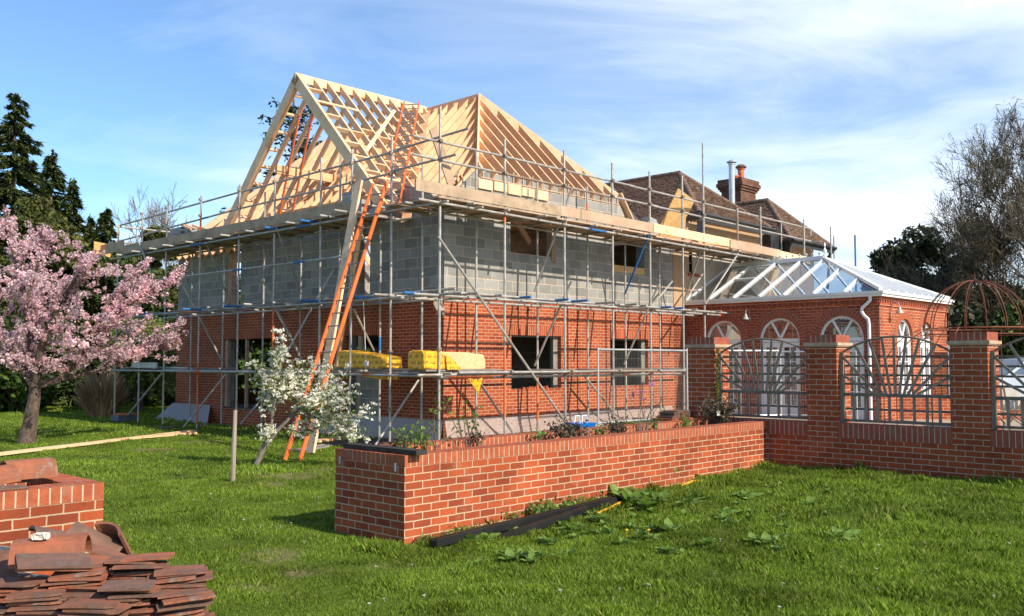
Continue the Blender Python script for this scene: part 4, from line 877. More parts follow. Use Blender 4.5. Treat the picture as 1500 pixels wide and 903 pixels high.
# braces, surveyed by their ends on the planes they are fixed to
def brR(x0, y0, x1, y1, v0=-1.42, v1=None, **k): return pole(pv(x0, y0, v0), pv(x1, y1, v0 if v1 is None else v1), 'brace', **k)
def brL(x0, y0, x1, y1, u0=-1.42, u1=None, **k): return pole(pu(x0, y0, u0), pu(x1, y1, u0 if u1 is None else u1), 'brace', **k)
brR(642, 347, 829, 620); brR(837, 412, 783, 536, -1.45, -.4); brR(967, 412, 914, 534, -1.45, -.4); brR(699.5, 556, 753, 637, -.42); brR(856, 551, 902, 608, -.42)
brR(838, 275, 783, 428, -1.45, -.5); brR(952, 340, 915, 432, -1.4, -.5, bands=((.03, .97, 2),)); brR(985, 412, 952, 452, -.35, -.35)
brR(1030, 358, 1002, 441, -1.3, -.5); brR(1047, 374, 1004, 440, -.5, -.5); brR(1081, 372, 1033, 446, -1.35, -1.35, bands=((.88, 1, 3),))
brL(199, 344.5, 222, 400); brL(268.6, 420, 325, 529, -1.4, -.4); brL(236.6, 548, 180, 617.5); brL(331, 548, 268, 627, -.42, -1.4); brL(383.5, 408.5, 442, 527, -1.4, -.4); brL(404, 331, 440, 428, -1.4, -.4)
brL(489, 395, 420, 517, -.42, -1.4); brL(400, 446, 444, 530, -.42, -.42); brL(518, 453, 552, 523, -1.3, -.4); brL(613, 557, 550, 652, -.42, -1.4); brL(392, 575, 352, 622, -.42, -1.3); brL(520, 320, 556, 408, -1.3, -.4); brL(300, 350, 335, 440, -1.3, -.4)
brL(168, 508, 205, 440, -1.4, -.5)
# couplers at the joints
def coupler(p):
    b = MB(); x, y, z = p; b.box((x-.034, y-.03, z-.032), (x+.034, y+.034, z+.032)); b.tube((x-.055, y, z+.02), (x+.055, y, z+.02), .010, 6); b.tube((x, y-.055, z-.02), (x, y+.055, z-.02), .010, 6); b.build('coupler', 'coupler_steel', SF)
for u, zt, bd in outR:
    for z in (1.47, 3.04, 4.84, 5.70, 6.07):
        if z < zt and not (u > 8 and z < 3): coupler((u, -1.32, z))
for v, zt, bd in outL:
    for z in (1.49, 3.05, 4.85, 5.62, 6.05):
        if z < zt+.1: coupler((-1.32, v, z))
for z in (.95, 2.1): coupler((-1.3, -1.3, z-.1)); coupler((-1.3, .19, z-.15))
# decks and toe boards
def board(p, q, w_=.225, t_=.038, m='timber_weathered', name='scaffold_board', up=(0, 0, 1)):
    b = MB(); b.beam(p, q, w_, t_, up=up); b.build(name, m, SF)
for r in range(5):
    v = -1.27+.232*r; us = [-1.4, 2.1+.3*(r % 3), 5.9-.2*(r % 2), 9.6, 12.0, 14.4]
    for a, c in zip(us[:-1], us[1:]): z = 4.952-.0085*max(0, (a+c)/2)+R.uniform(0, .006); board((a, v, z), (c-.01, v, z), m=R.choice(['timber_weathered', 'timber_weathered', 'board_pinkish']))
    us = [-1.15, .15]; 
    for a, c in ((-1.38, .4), (1.35, 5.1), (5.1, 8.9), (8.9, 12.9)):
        if r == 0 and a < 0: a = -1.15
        z = 4.955+R.uniform(0, .006); 
        if a > -1.4: board((v, max(a, -.14) if a < 0 else a, z), (v, c-.01, z), m='timber_weathered')
def toe(p, q, m='timber_weathered', hh=.225): board(p, q, .038, hh, m, 'toe_board')
toe((-2.0, -1.385, 5.1), (2.2, -1.385, 5.09), 'timber_weathered'); toe((2.205, -1.385, 5.10), (2.9, -1.385, 5.10), 'board_pinkish'); toe((2.92, -1.385, 5.10), (5.75, -1.385, 5.08), 'board_pinkish')
toe((5.77, -1.385, 5.09), (9.5, -1.385, 5.05), 'new_timber_pale'); toe((9.4, -1.42, 5.02), (12.3, -1.42, 4.98), 'board_pinkish'); toe((11.3, -1.39, 5.0), (14.3, -1.39, 4.93), 'new_timber_pale', .2)
toe((-1.385, 1.35, 5.1), (-1.385, 5.3, 5.1)); toe((-1.385, 5.31, 5.1), (-1.385, 9.3, 5.09)); toe((-1.385, 9.31, 5.09), (-1.385, 13.1, 5.08)); toe((-1.40, 12.6, 5.18), (-1.40, 14.6, 5.2), 'timber_weathered', .3)
b = MB(); b.hexa([(-1.7, 14.0, 5.02), (-1.0, 14.45, 5.02), (-1.0, 14.47, 5.02), (-1.7, 14.03, 5.02), (-1.7, 14.0, 5.42), (-1.0, 14.45, 5.42), (-1.0, 14.47, 5.42), (-1.7, 14.03, 5.42)]); b.build('end_board', 'osb', SF)
board((-1.1, 8.9, 1.58), (-1.1, 12.4, 1.585), m='galvanised'); board((-.8, 8.9, 1.58), (-.8, 11.2, 1.585), m='timber_weathered'); board((-1.38, 10.3, 1.65), (-1.38, 11.9, 1.65), .03, .15, 'galvanised')
for k in range(3): board((-1.15+.24*k, -1.2, 1.585), (-1.15+.24*k, 2.4, 1.585), m='timber_grey')
for k in range(2): board((-1.6, -1.15+.24*k, 1.588), (.35, -1.15+.24*k, 1.588), m='timber_grey')
for k in range(2): board((-1.0+.24*k, 1.4, 3.145), (-1.0+.24*k, 5.0, 3.145), m='timber_grey')
# ---------------------------------------------------------------- ladders and the leaning plank
def ladder(p, q, width, side, label, nr=None, group=None, th=.028):
    P = Vector(p); Q = Vector(q); S = Vector(side).normalized(); t = thing('ladder', tuple(p), label, 'ladder', group)
    d = (Q-P); Ln = d.length; d.normalize(); n = S.cross(d).normalized()
    for s in (-1, 1): b = MB(); b.beam(P+S*s*width/2, Q+S*s*width/2, th, .075, up=tuple(n)); b.build('stile', 'ladder_orange', t)
    k = int(Ln/.28)
    for i in range(k): c = P+d*(.2+.28*i); b = MB(); b.tube(c-S*width/2, c+S*width/2, .015, 6); b.build('rung', 'ladder_rung', t)
    return t
g0 = L(pg(428, 675)); ladder((g0[0], g0[1], 0), (-1.42, .42, 5.45), .38, (.15, -1, 0), 'long orange ladder leaning from the lawn up to the scaffold deck beside the pale plank')
ladder((-.75, .95, 5.0), (2.62, 4.2, 8.72), .40, (.72, -.66, .05), 'orange roof ladder lying up the valley between the two timber roof slopes')
ladder((.0, 6.25, 5.25), (-.05, 5.15, 8.15), .36, (1, -.05, 0), 'orange ladder standing inside the open timber gable')
p0 = pg(455, 664); p1 = pu(526, 266, -1.5)
def tolocal(p): return L(p)
b = MB(); b.beam(tolocal(p0), p1, .225, .05, up=(-1, 0, 0)); single(b, 'plank', 'new_timber_pale', (L(p0)[0], L(p0)[1], 0), 'broad pale plank leaning against the scaffold alongside the long orange ladder', 'plank')
q0 = L(pg(474, 640)); b = MB(); b.beam(q0, pu(530, 330, -1.45), .07, .05, up=(-1, 0, 0)); single(b, 'batten', 'new_timber', (q0[0], q0[1], 0), 'narrow timber batten leaning behind the long orange ladder', 'batten')
# ---------------------------------------------------------------- loose materials on the decks
def blk(loc, rz=0, rx=0, m='cement', size=(.44, .10, .215)):
    b = MB(); b.box((-size[0]/2, -size[1]/2, 0), (size[0]/2, size[1]/2, size[2])); o = b.build('building_block', m, None); o.location = W(*loc); o.rotation_euler = (rx, 0, ANG+rz); return o
mat('block_grey', (.36, .37, .37), (.28, .29, .29), 9, .95, .4, 80)
n = 0
for (u, v, z, rz, rx) in ((6.35, -.75, 4.985, .2, PI/2), (6.35, -.75, 5.09, .1, PI/2), (6.38, -.74, 5.195, .3, PI/2), (6.36, -.76, 5.30, .0, PI/2), (6.34, -.75, 5.405, .15, PI/2)):
    tag(blk((u, v, z), rz, rx, 'block_grey'), 'grey block in the small stack on the scaffold deck right of the hip rafters', 'block', 'blocks stacked right of the hip rafters')
for (u, v, z, rz, rx) in ((.45, -.62, 4.985, 1.2, .0), (.75, -.5, 4.985, .9, .3), (.95, -.45, 4.985, .1, .0), (.95, -.45, 5.2, .05, .0), (1.35, -.4, 4.985, .1, 0)):
    tag(blk((u, v, z), rz, rx, 'block_grey', (.44, .14, .215)), 'grey block standing loose on the deck near the corner below the hip rafter', 'block', 'loose blocks near the corner hip')
for (u, v, z, rz, rx) in ((-.55, 2.3, 4.985, 1.5, 0), (-.55, 2.3, 5.2, 1.5, .0), (-.5, 1.85, 4.985, 1.3, .35), (-.5, 1.72, 4.985, 1.2, .5), (-.6, 2.75, 4.985, 1.55, 0), (-.6, 2.75, 5.2, 1.5, 0), (-.58, 2.6, 5.415, 1.5, 0)):
    tag(blk((u, v, z), rz, rx, 'block_grey', (.44, .12, .215)), 'grey block stacked on the deck inside the right foot of the gable', 'block', 'blocks at the foot of the gable')
for i in range(4):
    for j in range(3): tag(blk((-.6+.02*j, 9.9+.46*i*.5+.2*j, 4.985+.215*j), PI/2, 0, 'block_grey', (.44, .2, .215)), 'grey block in the pile at the far left end of the top deck', 'block', 'blocks at the far left end')
for k, (a, c, h, lab) in enumerate(((934, 978, 4.985, 'tall offcut of plywood leaning on the guard rail right of the block stack'),)):
    b = MB(); b.hexa([(7.0, -.55, h), (7.9, -.55, h), (7.9, -.52, h), (7.0, -.52, h), (7.35, -1.1, h+1.35), (8.15, -1.1, h+1.12), (8.15, -1.07, h+1.12), (7.35, -1.07, h+1.35)]); single(b, 'plywood_offcut', 'osb', (7, -.5, h), lab, 'plywood sheet')
for i, (v, z, ln) in enumerate(((-.9, 5.0, 1.9), (-.8, 5.06, 1.7), (-.95, 5.13, 1.4), (-.7, 5.18, 1.1))):
    b = MB(); b.beam((8.5, v, z+.03), (8.5+ln, v-.1, z+.05), .15, .05); single(b, 'timber_length', 'new_timber_pale', (8.5, v, z), 'new timber length in the pile on the deck beside the leaning plywood', 'timber', 'timber lengths by the plywood')
b = MB(); b.beam((9.25, -.55, 5.0), (9.4, -.5, 5.75), .25, .03, up=(1, 0, 0)); single(b, 'lead_flashing', 'slate_lead', (9.3, -.5, 5), 'grey lead sheet standing at the old eaves above the conservatory roof', 'lead sheet')
for i, (y0, z) in enumerate(((10.2, 5.62), (10.6, 5.66), (10.9, 5.7))):
    b = MB(); b.beam((-.8, y0-1.3, z-.25), (-.6, y0-.3, z), .1, .05); single(b, 'timber_offcut', 'new_timber_pale', (-.7, y0-1, 4.98), 'sawn offcut lying over the blocks at the far left deck end', 'timber', 'offcuts at the far left end')
b = MB(); b.beam((-.95, 11.9, 5.0), (-.75, 11.75, 5.3), .2, .02); single(b, 'board_offcut', 'osb', (-.9, 11.8, 4.98), 'small piece of brown board beside the far left block pile', 'board')
b = MB(); b.beam(pv(634, 188, -.9), pv(662, 272, -.7), .22, .03, up=(0, 1, 0)); single(b, 'plank', 'board_pinkish', (-1.2, -.8, 5), 'brown board standing behind the corner guard rails of the top deck', 'plank')
# bundles of insulation in yellow film
def blob(b, a, c, mi=0, nx=14, amp=.03, seed=1, fn=None, e=.28):
    """soft cornered pack between a and c"""
    rs = random.Random(seed); cx, cy, cz = [(p+q)/2 for p, q in zip(a, c)]; sx, sy, sz = [abs(q-p)/2 for p, q in zip(a, c)]
    def pt(i, j, n, m):
        th = 2*PI*i/n; ph = -PI/2+PI*j/m
        f = lambda x: math.copysign(abs(x)**e, x)
        d = 1+amp*math.sin(3*th+seed)*math.cos(4*ph)+amp*.6*math.sin(9*th+ph*5)
        p = (cx+sx*f(math.cos(ph))*f(math.cos(th))*d, cy+sy*f(math.cos(ph))*f(math.sin(th))*d, cz+sz*f(math.sin(ph))*d)
        return fn(p) if fn else p
    n, m = 40, 18
    for i in range(n):
        for j in range(m): b.face([pt(i, j, n, m), pt(i+1, j, n, m), pt(i+1, j+1, n, m), pt(i, j+1, n, m)], mi, smooth=True)
t = thing('insulation_pack', (-1.1, 1.3, 1.6), 'yellow film wrapped insulation pack lying across the scaffold in front of the second doorway', 'insulation pack')
b = MB(); blob(b, (-1.2, .46, 1.58), (-.7, 2.15, 2.02), seed=2, amp=.02, e=.2, fn=lambda p: (p[0], p[1], p[2]-(.16*(2.15-p[1])/1.7 if p[2] > 1.75 else .02*math.sin(p[1]*9)))); b.build('wrapping', 'yellow_film', t)
b = MB(); b.hexa([(-1.19, .55, 1.38), (-.75, .6, 1.38), (-.75, 1.3, 1.5), (-1.19, 1.5, 1.46), (-1.2, .5, 1.6), (-.72, .55, 1.6), (-.72, 2.1, 1.6), (-1.2, 2.1, 1.6)]); b.build('loose_film', 'yellow_film', t)
b = MB(); b.box((-1.235, 1.02, 1.66), (-1.21, 1.14, 1.76)); b.tube((-1.23, 1.08, 1.7), (-1.3, 1.1, 3.05), .008, 5); b.build('hanging_label', 'white_paint', t)
t = thing('insulation_pack', (-.9, -.9, 1.6), 'opened insulation pack on the corner of the scaffold with its yellow film peeled back', 'insulation pack')
b = MB(); blob(b, (-1.5, -1.25, 1.60), (.03, -.80, 1.95), seed=5, amp=.006, e=.1, fn=lambda p: (p[0]-.05*(p[2] > 1.8)*(p[0] > -.2), p[1], p[2]-.05*max(0, p[0]+.9)*(p[2] > 1.8)*(p[1] < -1))); b.build('fibre_roll', 'insulation', t)
b = MB(); blob(b, (-1.66, -1.28, 1.60), (-1.16, -.78, 1.965), seed=8, amp=.035, e=.2, fn=lambda p: (p[0]+.25*(1.95-p[2])*(p[0] > -1.35), p[1], p[2])); b.build('wrapping', 'yellow_film', t)
b = MB(); b.face([(-1.12, -1.29, 1.92), (-.95, -1.31, 1.80), (-.72, -1.33, 1.6), (-1.1, -1.31, 1.6)]); b.build('loose_film', 'yellow_film', t); b = MB(); b.face([(-.66, -1.44, 1.43), (-.44, -1.49, 1.40), (-.40, -1.47, 1.12)]); b.face([(-.44, -1.49, 1.40), (-.26, -1.44, 1.44), (-.40, -1.47, 1.12)]); b.face([(-.40, -1.47, 1.12), (-.37, -1.46, 1.25), (-.385, -1.46, 1.03)]); b.build('loose_film', 'yellow_film', t)
# ---------------------------------------------------------------- garden walls
ZT = .86
def caps(b, axis, c0, c1, a0, a1, z0, z1, pitch=.0765, jit=.0012):
    n = int(round((a1-a0)/pitch)); p = (a1-a0)/n
    for k in range(n):
        x0 = a0+p*k+.0062; x1 = a0+p*(k+1)-.0062; e = R.uniform(-jit, jit); zt = z1+R.uniform(-jit, jit)
        if k == 0: x0 = a0
        if k == n-1: x1 = a1
        if axis == 1: b.box((x0, c0+e, z0), (x1, c1+e, zt))
        else: b.box((c0+e, x0, z0), (c1+e, x1, zt))
PW = thing('planter_wall', (-7.54, -7.75, 0), 'long low red brick planter running across the lawn in front of the house', 'brick planter')
b = MB(); b.box((-7.54, -7.75, -.15), (-.432, -7.535, .748)); b.build('brick_wall', 'brick_garden', PW)
b = MB(); b.box((-7.54, -7.534, -.15), (-7.325, -6.846, .748)); b.build('brick_wall', 'brick_garden', PW)
b = MB(); b.box((-7.54, -6.845, -.15), (-.432, -6.63, .748)); b.build('brick_wall', 'brick_garden', PW)
b = MB(); b.box((-7.535, -7.7495, .75), (-.434, -7.536, ZT-.003)); b.box((-7.535, -6.8445, .75), (-.434, -6.631, ZT-.003)); b.box((-7.5395, -7.53, .75), (-7.326, -6.85, ZT-.003)); b.build('cap_mortar', 'mortar', PW)
b = MB(); caps(b, 1, -7.752, -7.533, -7.54, -.434, .751, ZT); b.build('cap_bricks', 'cap_brick', PW, bevel=.003)
b = MB(); caps(b, 1, -6.847, -6.628, -7.54, -.434, .751, ZT); b.build('cap_bricks', 'cap_brick', PW, bevel=.003)
b = MB(); caps(b, 0, -7.542, -7.323, -7.53, -6.85, .751, ZT); b.build('cap_bricks', 'cap_brick', PW, bevel=.003)
b = MB()
for v in (-7.62, -6.72): b.box((-7.556, v-.012, .70), (-7.541, v+.012, .78))
b.build('wall_bracket', 'galvanised', PW)
b = MB(); b.beam((-7.44, -6.72, ZT+.028), (-7.42, -7.86, ZT+.028), .14, .045); single(b, 'black_board', 'black_board', (-7.45, -7.3, ZT), 'black board lying across the near end of the long brick planter', 'board')
FW = thing('garden_wall', (-.43, -7.75, 0), 'red brick garden wall with tall piers crossing in front of the conservatory', 'garden wall')
b = MB(); b.box((-.43, -16, -.15), (-.215, -6.36, .668)); b.build('brick_wall', 'brick_pier', FW)
piers = [(-6.36, -6.85), (-8.40, -8.86), (-10.42, -10.88), (-12.44, -12.90), (-14.46, -14.92)]
for i, (a, c) in enumerate(piers):
    b = MB(); b.box((-.434, c, .0), (.02, a, 1.99)); b.build('pier', 'brick_pier', FW)
    b = MB(); b.box((-.465, c-.035, 1.991), (.055, a+.035, 2.035)); b.box((-.45, c-.02, 1.975), (.04, a+.02, 1.9905)); b.build('pier_collar', 'pier_collar', FW, bevel=.008)
    b = MB(); b.box((-.432, c+.003, 2.036), (.017, a-.003, 2.145)); b.build('pier_cap_mortar', 'mortar', FW)
    b = MB(); caps(b, 0, -.435, -.215, c, a, 2.037, 2.148); caps(b, 0, -.213, .02, c, a, 2.037, 2.148); b.build('pier_cap', 'cap_brick_dull', FW, bevel=.003)
for (a, c) in ((-6.85, -8.40), (-8.86, -10.42), (-10.88, -12.44), (-12.90, -14.46)):
    b = MB(); b.box((-.4285, c+.003, .67), (-.217, a-.003, .877)); b.build('cap_mortar', 'mortar', FW)
    b = MB(); caps(b, 0, -.431, -.214, c+.002, a-.002, .671, .88, .0745); b.build('soldier_bricks', 'cap_brick_dull', FW, bevel=.003)
def sunburst(v0, v1, label):
    """v0 left end, v1 right end (smaller v)"""
    t = thing('fence_panel', (-.3, (v0+v1)/2, .88), label, 'fence panel', None); u = -.30; vm = (v0+v1)/2; hw = abs(v0-v1)/2-.02
    zb, zhub, zs, za = .90, 1.29, 1.90, 2.125
    Rr = (hw*hw+(za-zs)**2)/(2*(za-zs)); arc = lambda x: za-Rr+math.sqrt(Rr*Rr-x*x)
    P = lambda x, z, d=0: (u+d, vm-x, z)
    for s in (-1, 1): b = MB(); b.box((u-.035, vm-s*hw-.028, zb-.015), (u+.035, vm-s*hw+.028, zs)); b.build('side_post', 'fence_wood', t)
    b = MB(); b.beam(P(-hw+.03, zb+.02), P(hw-.03, zb+.02), .045, .035); b.build('bottom_rail', 'fence_dark', t)
    b = MB(); b.path([P(-hw+2*hw*k/16, arc(-hw+2*hw*k/16)-.015) for k in range(17)], .016, 6); b.build('arched_rail', 'fence_dark', t)
    b = MB(); b.beam(P(-hw+.03, zhub), P(hw-.03, zhub), .05, .045); b.build('middle_rail', 'fence_dark', t)
    for z in (1.83, 1.70, 1.57, 1.44, 1.085): b = MB(); b.beam(P(-hw+.03, z, .035), P(hw-.03, z, .035), .02, .03); b.build('rail', 'fence_dark', t)
    for k in range(8): x = -hw+2*hw*(k+1)/9; b = MB(); b.beam(P(x, zb+.035, -.005), P(x, zhub-.02, -.005), .022, .036, up=(0, 1, 0)); b.build('upright', 'fence_wood', t)
    ends = [(-hw+.02, 1.56), (-hw+.02, 1.83)]+[(hw*f, arc(hw*f)-.03) for f in (-.72, -.45, -.22, 0, .22, .45, .72)]+[(hw-.02, 1.83), (hw-.02, 1.56)]
    for k, (x, z) in enumerate(ends):
        x0 = -.30+.06*k; b = MB(); b.beam(P(x0, zhub+.02, -.02), P(x, z, -.02), .02, .034, up=(0, 1, 0)); b.build('spoke', 'fence_wood', t)
mat('fence_wood', (.31, .24, .175), (.19, .15, .112), 9, .85, .4, 50, stretch=(1, 1, .3), spots=(.29, .25, .2), sscale=8)
mat('fence_dark', (.21, .165, .12), (.125, .10, .075), 9, .85, .3, 50, spots=(.24, .22, .19), sscale=8)
sunburst(-6.85, -8.40, 'sunburst fence panel between the leftmost pair of brick piers, shrub at its foot')
sunburst(-8.86, -10.42, 'sunburst fence panel in front of the white downpipe, between the middle piers')
sunburst(-10.88, -12.44, 'sunburst fence panel at the right edge, garden chairs showing through it')
# near planter on the left
NP = thing('planter_wall', (-10.4, -7.72, 0), 'red brick planter corner at the left edge with old ridge tiles lying on top', 'brick planter')
b = MB(); b.box((-14.5, -7.72, -.15), (-10.4, -7.505, .748)); b.build('brick_wall', 'brick_garden', NP)
b = MB(); b.box((-10.615, -7.504, -.15), (-10.4, -6.816, .748)); b.build('brick_wall', 'brick_garden', NP)
b = MB(); b.box((-14.5, -6.815, -.15), (-10.4, -6.6, .748)); b.build('brick_wall', 'brick_garden', NP)
b = MB(); b.box((-14.5, -7.7195, .75), (-10.402, -7.506, ZT+.007)); b.box((-14.5, -6.8145, .75), (-10.402, -6.601, ZT+.007)); b.box((-10.614, -7.5055, .75), (-10.4005, -6.815, ZT+.007)); b.build('cap_mortar', 'mortar', NP)
b = MB(); caps(b, 1, -7.722, -7.503, -14.5, -10.4, .751, ZT+.01); b.build('cap_bricks', 'cap_brick', NP, bevel=.003)
b = MB(); caps(b, 1, -6.817, -6.598, -14.5, -10.4, .751, ZT+.01); b.build('cap_bricks', 'cap_brick', NP, bevel=.003)
b = MB(); caps(b, 0, -10.617, -10.398, -7.50, -6.82, .751, ZT+.01); b.build('cap_bricks', 'cap_brick', NP, bevel=.003)
b = MB(); b.box((-14.4, -7.5, 0), (-10.62, -6.82, .70)); o = b.build('soil', 'soil', None); o.location = W(0, 0, 0); o.rotation_euler = (0, 0, ANG); o['kind'] = 'structure'
# ---------------------------------------------------------------- old clay tiles
def halfround(Ln=.33, r=.125, th=.016, ang=PI):
    b = MB(); n = 10; e = (PI-ang)/2
    for k in range(n):
        t0, t1 = e+ang*k/n, e+ang*(k+1)/n; A = []
        for x in (-Ln/2, Ln/2): A += [(x, rr*math.cos(t), rr*math.sin(t)) for rr, t in ((r, t0), (r, t1), (r+th, t1), (r+th, t0))]
        b.face([A[3], A[2], A[6], A[7]], smooth=True); b.face([A[1], A[0], A[4], A[5]], smooth=True); b.face([A[0], A[1], A[2], A[3]]); b.face([A[7], A[6], A[5], A[4]])
        if k == 0: b.face([A[0], A[3], A[7], A[4]])
        if k == n-1: b.face([A[2], A[1], A[5], A[6]])
    return b
def flat_tile(Ln=.265, wd=.165, th=.013, camber=.006, seed=0):
    b = MB(); n = 6; rs = random.Random(seed); ch = rs.uniform(.0, .02)
    z = lambda x: -camber*(2*x/Ln)**2
    for k in range(n):
        x0, x1 = -Ln/2+Ln*k/n, -Ln/2+Ln*(k+1)/n; y0a = y0b = -wd/2; y1 = wd/2
        if k == n-1: y0b = -wd/2+ch*1.2
        P = [(x0, y0a, z(x0)), (x1, y0b, z(x1)), (x1, y1, z(x1)), (x0, y1, z(x0)), (x0, y0a, z(x0)+th), (x1, y0b, z(x1)+th), (x1, y1, z(x1)+th), (x0, y1, z(x0)+th)]
        for q in ((0, 3, 2, 1), (4, 5, 6, 7), (0, 1, 5, 4), (2, 3, 7, 6)): b.face([P[i] for i in q])
        if k == 0: b.face([P[i] for i in (3, 0, 4, 7)])
        if k == n-1: b.face([P[i] for i in (1, 2, 6, 5)])
    return b
def place(b, name, m, loc, rot, label, cat, group=None):
    o = b.build(name, m); o.location = loc; o.rotation_euler = rot; return tag(o, label, cat, group)
def rot_e(rz, ry=0, rx=0): return (rx, ry, rz)
wp = lambda u, v, z: tuple(W(u, v, z))
q = L(depth := (ray(50, 690)*(7.35/ray(50, 690)[1])+EYE))
place(halfround(.34, .12), 'ridge_tile', 'lichen_tile', wp(-10.76, -7.22, .90), (0, 0, ANG+.0), 'half round ridge tile with grey lichen, upper one of the pair on the left planter', 'ridge tile')
place(halfround(.30, .105), 'ridge_tile', 'tile_red', wp(-11.03, -7.30, .885), (0, -.06, ANG+.16), 'redder half round ridge tile tucked under its neighbour on the left planter', 'ridge tile')
for i in range(3):
    place(flat_tile(.42, .2, .013, .003, i), 'clay_tile', 'tile_dark', wp(-10.95-.03*i, -7.2, .872+.0135*i), (0, 0, ANG+.05*i), 'flat clay tile under the two ridge tiles on the left planter', 'roof tile', 'flat tiles under the ridge tiles')
for i in range(3):
    place(flat_tile(.3, .17, .013, .002, i+4), 'clay_tile', 'tile_dark', wp(-11.06-.13*i, -7.6, .875+.014*(i % 2)), (0, 0, ANG+.2*i), 'dark flat tile lying on the front coping of the left planter', 'roof tile', 'dark flat tiles on the left coping')
# stack of plain tiles beside a crate, in front
CR = thing('wooden_crate', (-2.3, 4.6, 0), 'weathered grey wooden crate holding broken clay tiles at the lower left', 'crate', frame='W')
cA, cB, cC, cD = Vector((-2.14, 4.23, 0)), Vector((-1.86, 4.78, 0)), Vector((-2.98, 5.26, 0)), Vector((-3.26, 4.71, 0))
ring = [cA, cB, cC, cD]
for k in range(4):
    p, q2 = ring[k], ring[(k+1) % 4]
    for (z0, h) in ((.70, .10), (.57, .10), (.44, .10), (.30, .10), (.16, .10)):
        b = MB(); b.beam(p+Vector((0, 0, z0)), q2+Vector((0, 0, z0)), .022, h); b.build('side_slat', 'timber_grey', CR, bevel=.003)
    b = MB(); b.box((p.x-.035, p.y-.035, 0), (p.x+.035, p.y+.035, .745)); b.build('corner_post', 'timber_grey', CR)
b = MB(); b.hexa([cA+Vector((0, 0, .05)), cB+Vector((0, 0, .05)), cC+Vector((0, 0, .05)), cD+Vector((0, 0, .05)), cA+Vector((0, 0, .09)), cB+Vector((0, 0, .09)), cC+Vector((0, 0, .09)), cD+Vector((0, 0, .09))]); b.build('crate_floor', 'timber_grey', CR)
PT = thing('pallet', (-1.8, 3.9, 0), 'low timber pallet box under the leaning stack of clay tiles', 'pallet', frame='W')
for k in range(6): b = MB(); b.box((-2.9+.26*k, 3.45, .57), (-2.68+.26*k, 4.2, .59)); b.build('deck_slat', 'timber_grey', PT)
for y in (3.46, 3.8, 4.15): b = MB(); b.box((-2.9, y-.03, 0), (-1.4, y+.03, .569)); b.build('bearer', 'timber_grey', PT)
protos = [flat_tile(.205, .14, .0085, .0016, i).build('clay_tile', m) for i, m in enumerate(('tile_clay', 'tile_dark', 'tile_clay', 'tile_red', 'tile_dark', 'tile_clay', 'lichen_tile'))]
used = set()
def tile_at(k, loc, rot, label, group):
    o = protos[k]
    if k in used: o = o.copy(); COL.objects.link(o)
    used.add(k); o.location = loc; o.rotation_euler = rot; tag(o, label, 'roof tile', group); return o
TL = 'clay roof tile in the tight leaning stack at the lower left'
cols = [(-2.28, 3.88, .775, .25), (-2.06, 3.92, .85, .05), (-1.80, 3.96, .875, .18), (-1.66, 4.12, .905, .10), (-1.57, 3.92, .845, .12), (-1.46, 4.04, .865, .32), (-1.90, 4.12, .90, .1), (-1.40, 3.92, .80, .4), (-1.93, 3.84, .83, .2), (-1.70, 3.80, .80, .0), (-2.16, 3.80, .78, .1)]
for ci, (x, y, zt, rz) in enumerate(cols):
    z = .60; k = 0; tilt = R.uniform(-.05, .05); lean = R.uniform(-.02, .02)
    while z < zt:
        a = R.uniform(-.11, .11); big = R.random() < .15
        tile_at(R.choice([0, 1, 2, 2, 4, 5, 5, 0, 3, 6, 0]) if R.random() < .93 else 3, (x+R.uniform(-.028, .028)+lean*k*.12+(.035 if big else 0), y+R.uniform(-.03, .03), z+.006), (R.uniform(-.05, .05), tilt+R.uniform(-.05, .05)+(.0 if k % 9 else .03), rz+a), TL, 'clay tiles in the leaning stack')
        z += R.uniform(.0105, .0130); k += 1
for (x, y, z, rx, ry, rz, k) in ((-1.93, 3.97, .925, .12, .10, .55, 1), (-1.94, 3.98, .912, .12, .10, .52, 3)):
    o = tile_at(k, (x, y, z), (rx, ry, rz), 'broad brown tile lying tilted on the very top of the stack', 'tilted tiles on top of the stack'); o.scale = (1.4, 1.35, 1)
for (x, y, z, rx, ry, rz, k) in ((-1.92, 4.45, .86, .1, .42, .5, 0),):
    o = tile_at(k, (x, y, z), (rx, ry, rz), 'brown tile propped up against the crate corner behind the stack', None); o.scale = (1.1, 1.1, 1)
for i in range(16):
    tile_at(R.choice([1, 4, 0, 5]), (-2.5+R.uniform(-.5, .35), 4.72+R.uniform(-.2, .22), .60+R.uniform(0, .12)), (R.uniform(-.5, .5), R.uniform(-.4, .4), R.uniform(0, 6)), 'broken clay tile lying loose inside the grey crate', 'loose tiles inside the crate')
for i in range(70): pass
place(halfround(.30, .13, .014, PI*.8), 'ridge_tile', 'tile_red', (-2.05, 4.20, .845), (.0, -.06, .30), 'bright orange curved tile with a lump of white mortar on top of the stack', 'ridge tile')
b = MB(); blob(b, (-.03, -.022, 0), (.03, .022, .025), seed=4, amp=.15); o = b.build('mortar_lump', 'mortar_lump'); o.location = (-2.08, 4.15, .985); tag(o, 'white mortar lump sitting on the bright orange curved tile', 'mortar lump')
place(halfround(.42, .12, .016, PI*.85), 'ridge_tile', 'tile_clay', (-2.48, 4.36, .74), (.0, -.08, .22), 'long brown curved tile lying across the front of the grey crate', 'ridge tile')
place(halfround(.30, .12, .014, PI*.5), 'ridge_tile', 'tile_dark', (-2.30, 4.74, .78), (.2, .3, .7), 'dark curved tile standing up at the back of the crate', 'ridge tile')
place(halfround(.28, .13, .014, PI*.5), 'ridge_tile', 'tile_clay', (-2.03, 4.66, .77), (.3, .95, 1.3), 'brown curved tile standing on end at the right back of the crate', 'ridge tile')
